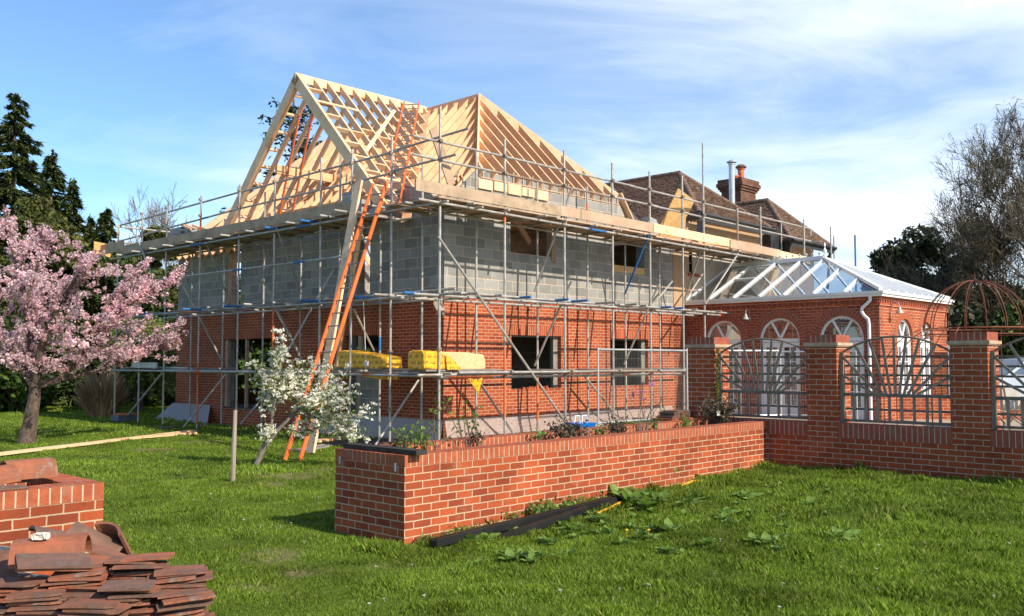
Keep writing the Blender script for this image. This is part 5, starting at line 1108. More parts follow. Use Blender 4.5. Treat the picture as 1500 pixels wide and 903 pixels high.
place(halfround(.26, .12, .014, PI*.45), 'ridge_tile', 'tile_dark', (-2.10, 4.64, .80), (.2, .5, .2), 'small brown curved tile leaning between its taller neighbours in the crate', 'ridge tile')
# ---------------------------------------------------------------- loose things on the lawn
def gpt(x, y, dz=0): p = pg(x, y, 0); z = float(gz(p[0], p[1])); p = pg(x, y, z); return (p[0], p[1], z+dz)
def gbeam(name, m, x0, y0, x1, y1, w_, h, label, cat, dz=0):
    a = gpt(x0, y0, h/2+dz); c = gpt(x1, y1, h/2+dz); b = MB(); b.beam(a, c, w_, h); return single(b, name, m, gpt(x0, y0), label, cat, frame='W')
gbeam('plank', 'new_timber_pale', -60, 676, 284, 634, .15, .05, 'long pale plank lying on the lawn left of the house', 'plank', .02)
gbeam('plank', 'new_timber', 205, 643, 285, 637, .2, .05, 'short plank lying against the end of the long one on the lawn', 'plank', .015)
gbeam('plank', 'new_timber', 462, 652, 510, 645, .2, .05, 'short plank on the grass beside the foot of the leaning plank', 'plank', .05)
gbeam('board', 'galvanised', 440, 662, 500, 650, .35, .03, 'grey sheet lying on the grass behind the blossom tree', 'board', .01)
gbeam('board', 'timber_grey', 233, 628, 262, 626, .15, .04, 'grey board on the grass in front of the draped membrane', 'board')
gbeam('board', 'timber_grey', 288, 624, 322, 623, .15, .03, 'thin grey board under the scaffold by the big doorway', 'board')
a = pv(640, 798, -8.10); c = pv(890, 732, -7.86)
for i, (dv, dz, x0, x1, w_, lab) in enumerate(((0, .06, -7.4, -4.35, .12, 'black plastic length with a ribbed top, nearest the planter wall'), (-.13, .10, -7.5, -4.1, .13, 'long black plastic length lying on its neighbours by the planter'), (-.27, .055, -6.8, -5.3, .10, 'short blue black plastic length in the grass beside the planter'))):
    b = MB(); va, vb = -7.92+dv-.08, -7.90+dv; dz -= .055; w_ *= .62; b.beam((x0, va, dz+.02), (x1, vb, dz+.12), w_, .05); b.beam((x0, va-w_/2+.01, dz+.055), (x1, vb-w_/2+.01, dz+.155), .012, .03); b.beam((x0, va+w_/2-.01, dz+.055), (x1, vb+w_/2-.01, dz+.155), .012, .03)
    single(b, 'plastic_channel', 'black_plastic', (x0, va, 0), lab, 'plastic channel')
b = MB(); b.path([(-5.3, -8.26, .08), (-5.0, -8.2, .10), (-4.7, -8.13, .12), (-4.4, -8.06, .14)], .018, 6); single(b, 'yellow_strip', 'yellow_pipe', (-5, -8.1, .1), 'yellow plastic pipe showing in the weeds beside the black channels', 'pipe')
b = MB(); b.path([(-3.1, -7.95, .16), (-2.8, -7.93, .19), (-2.6, -7.92, .17)], .016, 6); single(b, 'yellow_strip', 'yellow_pipe', (-2.9, -7.9, .1), 'short yellow pipe end by the planter among the dock leaves', 'pipe')
p = gpt(341, 705); b = MB(); b.tube((p[0], p[1], 0), (p[0]+.02, p[1], 1.05), .036, 8, r2=.028); single(b, 'wooden_stake', 'stake_wood', p, 'weathered wooden stake standing in the lawn left of the white blossom tree', 'stake', frame='W')
t = thing('feed_tray', (-1.1, 12.3, 0), 'small grey tray of rubble at the foot of the far left scaffold pole', 'tray'); b = MB(); b.box((-1.7, 12.0, .03), (-1.1, 12.5, .2)); b.build('tray_body', 'slate_lead', t); b = MB(); b.box((-1.65, 12.05, .201), (-1.15, 12.45, .24)); b.build('rubble', 'chimney_pot', t)
q = pv(565, 658, -6.95); b = MB(); b.lathe((0, 0, 0), [(.045, 0), (.065, .13), (.072, .13), (.072, .155), (.06, .155), (.04, .02), (0, .02)], 16)
o = b.build('flower_pot', 'terracotta'); o.location = W(q[0], q[1], .80); o.rotation_euler = (PI/2+.2, 0, .4); tag(o, 'terracotta flower pot lying on its side in the near end of the planter', 'flower pot')
q = pv(851, 630, -6.35); t = thing('tool_tray', (q[0], q[1], q[2]), 'blue plastic tool tray with white handles on the bed by the house wall', 'tool tray'); z = q[2]
b = MB(); b.hexa([(q[0]-.14, q[1]-.1, z), (q[0]+.14, q[1]-.1, z), (q[0]+.14, q[1]+.1, z), (q[0]-.14, q[1]+.1, z), (q[0]-.19, q[1]-.14, z+.1), (q[0]+.19, q[1]-.14, z+.1), (q[0]+.19, q[1]+.14, z+.1), (q[0]-.19, q[1]+.14, z+.1)]); b.build('tray_body', 'blue_plastic', t)
for s in (-.08, .08): b = MB(); b.path([(q[0]+s-.06, q[1], z+.1), (q[0]+s-.05, q[1], z+.2), (q[0]+s+.05, q[1], z+.2), (q[0]+s+.06, q[1], z+.1)], .01, 6); b.build('handle', 'white_upvc', t)
b = MB(); b.box((q[0]-.15, q[1]-.15, .25), (q[0]+.15, q[1]+.15, z-.003)); single(b, 'soil_sack', 'soil', (q[0], q[1], .25), 'dark sack under the blue tool tray behind the planter', 'sack')
q = pv(990, 612, -6.3)
b = MB(); b.box((q[0]-.4, q[1]-.2, .25), (q[0]+.35, q[1]+.2, q[2]-.0)); single(b, 'brick_plinth', 'brick_house', (q[0], q[1], .25), 'low brick support under the pile of old slates near the first pier', 'brick plinth')
for i in range(7):
    b = MB(); e = R.uniform(-.05, .05); b.box((q[0]-.33+e+.02*i, q[1]-.15, q[2]+.017*i+.002), (q[0]+.33+e-.02*i, q[1]+.15, q[2]+.017*i+.014)); single(b, 'slate', 'tile_dark', (q[0], q[1], q[2]), 'dark slate in the small pile near the foot of the first pier', 'slate', 'slates piled by the first pier')
# wire mesh site fence panels
def heras(p, q, z0, z1, label):
    P = Vector((p[0], p[1], 0)); Q = Vector((q[0], q[1], 0)); t = thing('mesh_fence_panel', (p[0], p[1], z0), label, 'site fence'); up = Vector((0, 0, 1))
    for a, c, nme in ((P+up*z0, P+up*(z1+.05), 'side_tube'), (Q+up*z0, Q+up*(z1+.05), 'side_tube'), (P+up*z1, Q+up*z1, 'top_tube'), (P+up*(z0+.12), Q+up*(z0+.12), 'bottom_tube')):
        b = MB(); b.tube(a, c, .021, 8); b.build(nme, 'galvanised_bright', t)
    b = MB(); n = int((Q-P).length/.055)
    for k in range(1, n): c = P.lerp(Q, k/n); b.tube(c+up*(z0+.12), c+up*z1, .0017, 3, cap=False)
    for k in range(1, 8): z = z0+.12+(z1-z0-.12)*k/8; b.tube(P+up*z, Q+up*z, .0022, 3, cap=False)
    b.build('wire_mesh', 'galvanised', t)
heras((2.49, -2.2), (5.97, -2.2), .31, 2.02, 'grey wire mesh fence panel standing in front of the right ground floor window')
heras((6.05, -2.25), (8.0, -3.6), .31, 2.02, 'wire mesh fence panel standing in front of the leftmost conservatory door')
heras((8.1, -3.45), (8.75, -5.2), .31, 2.0, 'wire mesh fence panel in front of the middle conservatory door')
# ---------------------------------------------------------------- rusty garden dome
gx, gy, zr, rr = 9.95, 19.9, 2.46, 1.04
GZ = thing('garden_gazebo', (gx, gy, .29), 'rusty iron garden dome on slim posts with a half arch wing, beside the conservatory', 'gazebo', frame='W')
for k in range(16):
    a = 2*PI*k/16+.12; b = MB(); b.path([(gx+rr*math.cos(a)*math.cos(e), gy+rr*math.sin(a)*math.cos(e), zr+1.04*math.sin(e)) for e in [PI/2*i/10 for i in range(11)]], .011, 5); b.build('dome_rib', 'rust_iron' if k % 3 else 'rust_bright', GZ)
for z, r_ in ((zr, .018), (zr-.13, .012)):
    b = MB(); b.path([(gx+rr*math.cos(2*PI*i/32), gy+rr*math.sin(2*PI*i/32), z) for i in range(33)], r_, 5); b.build('ring', 'rust_bright', GZ)
for k in range(8):
    a = 2*PI*(k//2)/4+.75+(.13 if k % 2 else -.13); b = MB(); b.tube((gx+rr*math.cos(a), gy+rr*math.sin(a), .29), (gx+rr*math.cos(a), gy+rr*math.sin(a), zr), .012, 6); b.build('post', 'rust_iron', GZ)
for k in range(4):
    a = 2*PI*k/4+.75; b = MB()
    for z in (.6, 1.3, 2.0): b.tube((gx+rr*math.cos(a-.13), gy+rr*math.sin(a-.13), z), (gx+rr*math.cos(a+.13), gy+rr*math.sin(a+.13), z), .008, 5)
    b.path([(gx+rr*math.cos(a-.12+.24*i/8), gy+rr*math.sin(a-.12+.24*i/8), .75+.1*math.sin(PI*i/4)) for i in range(9)], .006, 4); b.build('post_lattice', 'rust_iron', GZ)
b = MB(); b.lathe((gx, gy, zr+1.03), [(.04, 0), (.05, .03), (.015, .06), (.01, .16), (0, .2)], 8); b.build('finial', 'rust_iron', GZ)
for k in range(5):
    a = PI*1.08+k*.14; ex, ey = gx+rr*math.cos(a), gy+rr*math.sin(a); ox, oy = gx+(rr+1.12)*math.cos(a+.05*(k-2)), gy+(rr+1.12)*math.sin(a+.05*(k-2))
    pts = [(ex+(ox-ex)*math.sin(t), ey+(oy-ey)*math.sin(t), 1.45+(zr-1.45)*math.cos(t)) for t in [PI/2*i/10 for i in range(11)]]+[(ox, oy, .29)]
    b = MB(); b.path(pts, .011, 5); b.build('wing_arch', 'rust_iron' if k % 2 else 'rust_bright', GZ)
for z in (.55, 1.4):
    b = MB(); b.path([(gx+(rr+1.12)*math.cos(PI*1.08+k*.14+.05*(k-2)), gy+(rr+1.12)*math.sin(PI*1.08+k*.14+.05*(k-2)), z) for k in range(5)], .009, 5); b.build('wing_rail', 'rust_iron', GZ)
# garden chairs and table under the dome
def chair(x, y, rz, label):
    t = bpy.data.objects.new('garden_chair', None); COL.objects.link(t); t.location = (x, y, .29); t.rotation_euler = (0, 0, rz); ORG[t.name] = ((0, 0, 0), 'W'); tag(t, label, 'chair', 'folding garden chairs under the dome')
    for k in range(5): b = MB(); b.box((-.22, -.2+.09*k, .43), (.22, -.13+.09*k, .45)); b.build('seat_slat', 'teak', t)
    for k in range(4): b = MB(); b.beam((-.165+.11*k, .22, .5), (-.165+.11*k, .36, .92), .06, .015, up=(0, 1, 0)); b.build('back_slat', 'teak', t)
    b = MB(); b.beam((-.22, .36, .93), (.22, .36, .93), .03, .06); b.build('top_rail', 'teak', t)
    for s in (-.23, .23):
        b = MB(); b.beam((s, -.25, 0), (s, .36, .93), .025, .04, up=(1, 0, 0)); b.build('leg', 'teak', t); b = MB(); b.beam((s*.93, .3, 0), (s*.93, -.22, .43), .025, .04, up=(1, 0, 0)); b.build('leg', 'teak', t)
    return t
chair(10.05, 19.4, 2.5, 'folding wooden garden chair nearest the third brick pier, back to the conservatory')
chair(10.75, 19.9, -2.2, 'folding wooden garden chair further right behind the fence, beside the pale cushion')
chair(11.35, 19.3, -1.3, 'folding wooden garden chair at the right edge of the photo')
t = thing('garden_table', (10.6, 20.6, .29), 'round wooden garden table standing under the rusty dome', 'table', frame='W')
b = MB(); b.lathe((10.6, 20.6, .98), [(0, 0), (.45, 0), (.45, .03), (0, .03)], 20); b.build('tabletop', 'teak', t)
for s in range(4): a = PI/4+PI/2*s; b = MB(); b.beam((10.6+.35*math.cos(a), 20.6+.35*math.sin(a), .29), (10.6-.2*math.cos(a), 20.6-.2*math.sin(a), .975), .03, .04); b.build('leg', 'teak', t)
b = MB(); blob(b, (10.5, 20.1, .74), (10.95, 20.2, 1.22), seed=3, amp=.05); single(b, 'seat_cushion', 'pale_plastic', (10.7, 20.1, .74), 'pale padded cushion propped upright on a garden chair', 'cushion', frame='W')
b = MB(); b.box((9.8, 23.6, .2), (16, 23.9, .86)); single(b, 'brick_wall', 'brick_house', (10, 23.7, .2), 'low brick wall behind the garden chairs', 'garden wall', frame='W')
# parked car beyond the chairs
CA = thing('parked_car', (15.9, 28.5, .3), 'pale blue estate car parked behind the garden, seen through the right fence panel', 'car', frame='W')
prof = [(-2.1, .35), (-2.15, .75), (-2.0, .95), (-1.2, 1.05), (-.55, 1.52), (.3, 1.6), (1.5, 1.55), (2.05, 1.05), (2.1, .5), (2.0, .3)]
b = MB(); n = len(prof)
def cp(x, y, z): return (15.9+x, 28.5+y, .3+z)
for s in range(n):
    (x0, z0), (x1, z1) = prof[s], prof[(s+1) % n]; i0 = .78 if z0 > 1.2 else .88; i1 = .78 if z1 > 1.2 else .88
    b.face([cp(x0, -i0, z0), cp(x1, -i1, z1), cp(x1, i1, z1), cp(x0, i0, z0)], smooth=False)
for y in (-1, 1): b.face([cp(x, y*(.78 if z > 1.2 else .88), z) for x, z in (prof if y < 0 else prof[::-1])])
b.build('body', 'car_paint', CA, bevel=.05)
for y in (-1, 1):
    for xs in (((-1.05, 1.08), (-.5, 1.46), (.2, 1.52), (.2, 1.06)), ((.3, 1.06), (.3, 1.52), (1.35, 1.47), (1.75, 1.1))):
        b = MB(); b.face([cp(x, y*(.895 if z < 1.2 else .80), z) for x, z in xs]); b.build('window', 'car_glass', CA)
b = MB(); b.face([cp(-1.22, -.8, 1.06), cp(-1.22, .8, 1.06), cp(-.6, .7, 1.51), cp(-.6, -.7, 1.51)]); b.build('windscreen', 'car_glass', CA)
for x in (-1.35, 1.3):
    for y in (-.86, .86):
        b = MB(); b.tube(cp(x, y-.1, .33), cp(x, y+.1, .33), .33, 18); w_ = b.build('wheel', 'rubber', CA)
for y in (-.65, .65): b = MB(); b.box(cp(-2.16, y-.16, .68), cp(-2.05, y+.16, .85)); b.build('headlight', 'galvanised_bright', CA)
q = EYE+ray(1253.5, 400)*(34/ray(1253, 400)[1]); b = MB(); b.tube((q[0], q[1], .2), (q[0], q[1], 6.4), .035, 8); single(b, 'blue_pole', ['blue_paint'], (q[0], q[1], .2), 'tall blue pole standing alone behind the conservatory roof', 'pole', frame='W')
# ---------------------------------------------------------------- trees
def segs_mesh(name, segs, n, m, parent):
    S = np.array([(p[0], p[1], p[2], q[0], q[1], q[2], r0, r1) for p, q, r0, r1 in segs]); P, Q, r0, r1 = S[:, :3], S[:, 3:6], S[:, 6], S[:, 7]
    d = Q-P; d /= np.linalg.norm(d, axis=1)[:, None]+1e-9; ref = np.where(np.abs(d[:, 2:3]) > .9, np.array([[1., 0, 0]]), np.array([[0, 0, 1.]])); a = np.cross(d, ref); a /= np.linalg.norm(a, axis=1)[:, None]; b = np.cross(d, a)
    out = []
    for k in range(n):
        t0, t1 = 2*PI*k/n, 2*PI*(k+1)/n; o0 = a*math.cos(t0)+b*math.sin(t0); o1 = a*math.cos(t1)+b*math.sin(t1)
        out.append(np.stack([P+o0*r0[:, None], P+o1*r0[:, None], Q+o1*r1[:, None], Q+o0*r1[:, None]], 1))
    return npmesh(name, np.concatenate(out).reshape(-1, 3), 4, m, parent)
def grow(rs, p, d, ln, r, lv, segs, tips, wob_=.18, up=.12, nch=(4, 5, 5, 4), ratio=.62, ang=(.5, .9), minr=.004):
    n = 4; q = np.array(p, float); d = np.array(d, float)/np.linalg.norm(d); pts = [q.copy()]
    for i in range(n):
        d = d+rs.normal(size=3)*wob_*.5+np.array([0, 0, up*.35]); d /= np.linalg.norm(d); nq = q+d*ln/n; ra = r*(1-.55*i/n); rb_ = r*(1-.55*(i+1)/n)
        segs.append((q.copy(), nq.copy(), max(ra, minr), max(rb_, minr))); q = nq; pts.append(q.copy())
    if lv == 0: tips.append((q.copy(), d.copy())); return
    k = nch[min(lv, len(nch)-1)]
    for j in range(k):
        t = .3+.7*(j+rs.uniform(0, 1))/k; idx = min(n-1, int(t*n)); base = pts[idx]+(pts[idx+1]-pts[idx])*(t*n-idx if t < 1 else 1.)
        ax = rs.normal(size=3); ax -= ax.dot(d)*d; ax /= np.linalg.norm(ax)+1e-9; an = rs.uniform(*ang); nd = d*math.cos(an)+ax*math.sin(an)
        grow(rs, base, nd, ln*ratio*rs.uniform(.75, 1.15), r*.5*(1-.3*t)+.001, lv-1, segs, tips, wob_, up, nch, ratio, ang, minr)
    grow(rs, q, d, ln*ratio, r*.42, lv-1, segs, tips, wob_, up, nch, ratio, ang, minr)
def bare_tree(px, Y, h, seed, label, m='twig', lv=4, nch=(3, 4, 5, 5, 5), wide=1., trunk=.16, mr=.008, group=None, limbs=9, bud=None, lean=0):
    rs = np.random.RandomState(seed); X = (px-CX)/HF*Y; t = thing('bare_tree', (X, Y, 0), label, 'tree', group, frame='W'); segs = []; tips = []
    tr = []; q = np.array([X, Y, 0.]); 
    for i in range(8):
        nq = np.array([X+lean*(i+1)/8+rs.uniform(-.1, .1), Y+rs.uniform(-.1, .1), h*.78*(i+1)/8]); tr.append((q, nq, trunk*(1-.1*i), trunk*(1-.1*(i+1)))); q = nq
    segs_mesh('trunk', tr, 8, 'bark', t)
    for i in range(limbs):
        f = .16+.84*(i+rs.uniform(0, .6))/limbs; f = min(f, 1); idx = min(7, int(f*8)); base = tr[idx][0]+(tr[idx][1]-tr[idx][0])*(f*8-idx if f < 1 else 1); a = rs.uniform(0, 2*PI) if i else 3.3
        a = i*2.4+rs.uniform(-.4, .4); el = .35+.9*f; d = np.array([math.cos(a)*math.cos(el)*wide, math.sin(a)*math.cos(el)*wide, math.sin(el)]); grow(rs, base, d, h*.36*(1.1-.55*f), trunk*.5*(1-.5*f), lv-1, segs, tips, .22, .16, nch, .62, (.35, .8), mr)
    segs_mesh('crown', segs, 3, m, t)
    if bud:
        c = np.array([p for p, d in tips]); m_ = max(1, min(4, 26000//max(1, len(c)))); c = np.repeat(c, m_, 0)+rs.normal(size=(len(c)*m_, 3))*.16; npmesh('fine_twigs', leaves(c, .15, .07, rs=rs), 4, bud, t)
    return t
def conifer(px, Y, ytop, halfw_px, seed, label, m='conifer_needle', n=6500, group=None, z0=.3, droop=.35, power=.62, name='conifer_tree', step=.36, sz=.32):
    n = int(n*3.4); halfw_px *= 1.2; rs = np.random.RandomState(seed); X = (px-CX)/HF*Y; h = CZ+(HZ-ytop)/HF*Y; rad = halfw_px/HF*Y; t = thing(name, (X, Y, 0), label, 'tree', group, frame='W')
    segs_mesh('trunk', [(np.array([X, Y, 0]), np.array([X, Y, h*.5]), .02*h, .011*h), (np.array([X, Y, h*.5]), np.array([X, Y, h]), .011*h, .01)], 8, 'bark', t)
    br = []; z = z0
    while z < h*.985:
        f = z/h
        for k in range(8+int(5*(1-f))):
            br.append((z+rs.uniform(-.15, .15), rs.uniform(0, 2*PI), rad*max(.04, (1-f))**power*rs.uniform(.62, 1.12)))
        z += step*(.55+.6*(1-f))
    br = np.array(br); wgt = br[:, 2]+.15; wgt /= wgt.sum(); i = rs.choice(len(br), n, p=wgt); s = rs.uniform(.08, 1, n)**.8
    z = br[i, 0]; az = br[i, 1]+rs.normal(size=n)*.07/(s+.2); r = br[i, 2]*s
    zz = z+.10*r-droop*r*s*.9+rs.normal(size=n)*.06; c = np.stack([X+np.cos(az)*r, Y+np.sin(az)*r, zz], 1)
    out = np.stack([np.cos(az), np.sin(az), -.25-.7*droop*s], 1)+rs.normal(size=(n, 3))*.35; out /= np.linalg.norm(out, axis=1)[:, None]
    sd = np.cross(out, np.array([[0, 0, 1.]])); sd += rs.normal(size=(n, 3))*.35; sd /= np.linalg.norm(sd, axis=1)[:, None]
    ln = (sz*rs.uniform(.6, 1.4, n)*(.45+.55*(1-z/h)))[:, None]; wd = ln*.30
    V4 = np.stack([c-out*ln*.6, c+sd*wd-out*ln*.1, c+out*ln, c-sd*wd-out*ln*.1], 1).reshape(-1, 3); npmesh('crown', V4, 4, m, t)
    segs = [(np.array([X, Y, b[0]]), np.array([X+math.cos(b[1])*b[2]*.9, Y+math.sin(b[1])*b[2]*.9, b[0]+.1*b[2]-droop*b[2]*.7]), .03, .008) for b in br[::2]]; segs_mesh('limbs', segs, 3, 'bark', t)
    return t
def bush(px, Y, ytop, ybot, halfw_px, seed, label, m, n=5000, sz=.10, name='bush', cat='bush', group=None, aspect=.6, lobes=14, stem='bark', flat=.7, depth=None):
    rs = np.random.RandomState(seed); X = (px-CX)/HF*Y; zt = CZ+(HZ-ytop)/HF*Y; zb = max(.0, CZ+(HZ-ybot)/HF*Y); rad = halfw_px/HF*Y; dp = depth or rad
    t = thing(name, (X, Y, 0), label, cat, group, frame='W'); H_ = zt-zb
    L_ = []
    for k in range(lobes):
        a = rs.uniform(0, 2*PI); f = rs.uniform(0, 1)**.6; zz = zb+H_*rs.uniform(.12, .93); e = math.sqrt(max(.12, 1-max(0, (zz-zb)/H_-.45)**2*2.6)); L_.append((X+math.cos(a)*rad*.68*f*e, Y+math.sin(a)*dp*.68*f*e, zz, rad*rs.uniform(.22, .42)))
    L_ += [(X+rad*o_, Y, zb+H_*hh-.2*rad, rad*.32) for o_, hh in ((0, .98), (-.3, .88), (.32, .9), (-.55, .75), (.55, .76))]; L_ = np.array(L_); i = rs.randint(0, len(L_), n); d = rs.normal(size=(n, 3)); d /= np.linalg.norm(d, axis=1)[:, None]; rr_ = L_[i, 3]*rs.uniform(.55, 1.12, n)**.8
    c = np.stack([L_[i, 0]+d[:, 0]*rr_, L_[i, 1]+d[:, 1]*rr_*max(1, dp/rad*.6), L_[i, 2]+d[:, 2]*rr_*flat], 1); c[:, 2] = np.clip(c[:, 2], zb+.02, None)
    npmesh('crown' if cat == 'tree' else 'foliage', leaves(c, sz, aspect, rs=rs), 4, m, t)
    segs = [(np.array([X, Y, 0]), np.array([X+rs.uniform(-.1, .1), Y, max(.3, zb+H_*.3)]), .05*rad+.02, .03*rad+.01)]+[(np.array([X, Y, zb*.5]), np.array(l[:3]), .02*rad+.01, .008) for l in L_]
    segs_mesh('trunk' if cat == 'tree' else 'stems', segs, 5, stem, t); return t
# left background
conifer(12, 38, 130, 88, 1, 'tallest dark conifer standing at the left edge of the photo', n=11000, step=.5)
conifer(68, 40, 216, 62, 2, 'second dark conifer with a slim pointed top, right of the tallest one', n=8000)
conifer(-70, 39, 170, 80, 8, 'dark conifer just outside the left edge behind the pink tree', n=6000)
conifer(100, 37, 262, 42, 3, 'narrow conifer leaning tip right of the slim pointed one', n=4500)
conifer(150, 39, 302, 44, 4, 'shorter conifer in front of the gap left of the scaffold end board', n=5500)
conifer(128, 41, 318, 30, 5, 'thin conifer squeezed between its taller and shorter neighbours', n=3500)
bush(45, 36, 285, 600, 80, 6, 'golden green cypress filling in below the tall dark conifers', 'conifer_golden', n=26000, sz=.10, name='cypress_tree', cat='tree', lobes=26)
bush(185, 38, 372, 610, 80, 7, 'dark evergreen mass behind the pink blossom and scaffold', 'conifer_needle', n=22000, sz=.11, name='evergreen_tree', cat='tree', lobes=26)
bush(225, 41, 328, 600, 62, 9, 'rounded evergreen showing above the left end of the scaffold deck', 'conifer_golden', n=20000, sz=.11, name='evergreen_tree', cat='tree', lobes=22)
bush(300, 44, 400, 610, 75, 10, 'broad evergreen hidden mostly behind the left corner of the house', 'hedge_leaf', n=7000, sz=.2, name='evergreen_tree', cat='tree', lobes=20)
bush(30, 32.5, 470, 612, 85, 11, 'dark clipped hedge behind the trunk of the pink blossom tree', 'hedge_leaf', n=18000, sz=.10, name='hedge', cat='hedge', lobes=30)
bush(-60, 33, 450, 612, 80, 12, 'dark hedge running out of the photo on the left', 'hedge_leaf', n=6000, sz=.15, name='hedge', cat='hedge', lobes=24)
bush(250, 36, 520, 610, 50, 13, 'low dark shrub in the shade at the far left corner of the house', 'hedge_leaf', n=4500, sz=.13, lobes=16)
bush(380, 44, 430, 600, 80, 14, 'green tree seen through the big doorway beyond the house', 'hedge_leaf', n=7000, sz=.18, name='leafy_tree', cat='tree', lobes=22)
bush(520, 46, 420, 600, 90, 15, 'green tree hidden behind the middle of the house', 'hedge_leaf', n=4000, sz=.25, name='leafy_tree', cat='tree', lobes=20)
bush(660, 50, 420, 600, 110, 16, 'tree hidden behind the right half of the house', 'hedge_leaf', n=3000, sz=.3, name='leafy_tree', cat='tree', lobes=20)
def weeping(px, Y, ytop, ybot, hw, seed, label, m, n, name='weeping_tree', cat='tree', up=False, mlen=1.):
    rs = np.random.RandomState(seed); X = (px-CX)/HF*Y; zt = CZ+(HZ-ytop)/HF*Y; rad = hw/HF*Y; t = thing(name, (X, Y, 0), label, cat, frame='W'); segs = []; lv_ = []
    for i in range(n):
        a = rs.uniform(0, 2*PI); f = rs.uniform(.1, 1)**.5; x, y = X+math.cos(a)*rad*f, Y+math.sin(a)*rad*f
        if up: p = np.array([X+math.cos(a)*rad*f*.4, Y+math.sin(a)*rad*f*.4, 0]); z = zt*rs.uniform(.45, 1)*math.sqrt(max(.1, 1-f*f*.7)); q = np.array([x, y, z]); m1 = (p+q)/2+np.array([0, 0, .2*z]); segs += [(p, m1, .016, .012), (m1, q, .012, .005)]
        else:
            z = zt*(1-.35*f*f)*rs.uniform(.85, 1); zb = rs.uniform(.1, .5)*zt; k = int((z-zb)/.16)
            for j in range(k): lv_.append((x+rs.normal()*.05, y+rs.normal()*.05, z-.16*j))
            segs.append((np.array([x, y, z]), np.array([x, y, zb]), .006, .004))
    segs_mesh('stems', segs, 3, 'dry_stem' if up else 'twig', t)
    if lv_:
        npmesh('foliage', leaves(np.array(lv_), .11, .3, rs=rs), 4, m, t); segs_mesh('trunk', [(np.array([X, Y, 0]), np.array([X, Y, zt*.9]), .16, .08)], 8, 'bark', t)
    return t
weeping(205, 33, 455, 590, 52, 20, 'pale green weeping tree behind the pink blossom, left of the house', 'weeping_leaf', 1000)
weeping(150, 29.5, 528, 605, 40, 21, 'big clump of dry brown stems on the lawn behind the pink tree', 'dry_stem', 900, name='dry_shrub', cat='shrub', up=True)
bare_tree(215, 47, 9.3, 30, 'leafless tree with fine twigs above the far left end of the scaffold', 'twig_pale', lv=4, wide=1., trunk=.13, mr=.011, limbs=9)
bare_tree(100, 46, 8.2, 31, 'pale leafless tree half hidden behind the conifers on the left', 'twig_pale', lv=4, trunk=.13, mr=.011, limbs=8)
bare_tree(285, 50, 7.6, 34, 'leafless tree whose top shows behind the far left deck blocks', 'twig', lv=4, trunk=.12, mr=.011, limbs=7)
# cedar behind the open gable
def cedar():
    rs = np.random.RandomState(44); Y = 50; X = (425-CX)/HF*Y; h = CZ+(HZ-140)/HF*Y; t = thing('cedar_tree', (X, Y, 0), 'blue green cedar seen through the open rafters of the gable', 'tree', frame='W')
    segs_mesh('trunk', [(np.array([X, Y, 0]), np.array([X, Y, h]), .4, .05)], 8, 'bark', t); c = []; segs = []
    for i in range(70):
        z = rs.uniform(3, h-.3); a = rs.uniform(0, 2*PI); L2 = (1-z/h)**.55*4.0*rs.uniform(.7, 1.25)+.5; q = np.array([X+math.cos(a)*L2, Y+math.sin(a)*L2, z+.12*L2]); p = np.array([X, Y, z-.2]); segs.append((p, q, .06, .015)); k = int(110*L2/3)
        s = rs.uniform(.25, 1.03, k); w2 = .42*(1.1-s*.6); c.append(p+(q-p)*s[:, None]+np.stack([rs.normal(size=k)*w2, rs.normal(size=k)*w2, rs.normal(size=k)*.09-.10], 1))
    c = np.concatenate(c); npmesh('crown', leaves(c, .16, .35, up=.5, rs=rs), 4, 'cedar_needle', t); segs_mesh('limbs', segs, 4, 'bark', t)
cedar()
# right background
for i, (px, Y, yt, hw, lab) in enumerate(((1318, 48, 346, 50, 'dark yew with ragged top right of the conservatory roof'), (1362, 49, 328, 52, 'tallest dark yew behind the rusty dome'), (1283, 50, 395, 22, 'small dark yew showing above the conservatory eaves'), (1408, 47, 372, 42, 'dark yew directly above the rusty dome'), (1465, 47, 405, 45, 'dark yew at the right edge below the bare tree'))):
    bush(px, Y, yt, 600, hw*1.2, 50+i, lab, 'yew_needle', n=9000, sz=.17, name='yew_tree', cat='tree', lobes=34, aspect=.35)
bare_tree(1515, 41, 11.0, 61, 'big leafless tree with spreading twigs at the right edge', 'budding_twig', lv=5, nch=(3, 4, 4, 4, 5), wide=1.4, trunk=.22, mr=.009, limbs=18, bud='budding_twig')
bare_tree(1440, 44, 8.2, 62, 'slimmer leafless tree in front of the yews on the right', 'budding_twig', lv=4, nch=(3, 4, 5, 6), wide=1.0, trunk=.14, mr=.009, limbs=13, bud='budding_twig')
bare_tree(1600, 43, 12, 63, 'leafless tree standing mostly beyond the right edge', 'budding_twig', lv=4, nch=(3, 4, 5, 6), wide=1.1, trunk=.2, mr=.012, limbs=11)
bush(1400, 37, 455, 560, 75, 64, 'dull brown shrub mass behind the rusty dome', 'yew_needle', n=8000, sz=.16, lobes=26, name='shrub', cat='shrub')
bush(1500, 36, 440, 560, 60, 65, 'dull green shrub at the right edge behind the parked car', 'hedge_leaf', n=6000, sz=.14, lobes=22, name='shrub', cat='shrub')
for i, px in enumerate((800, 900, 1000, 1100, 1200, 1280)):
    bush(px, 56, 440, 575, 80, 70+i, 'tree in the row hidden behind the old house', 'hedge_leaf', n=1500, sz=.4, name='leafy_tree', cat='tree', lobes=14, group='trees hidden behind the old house')
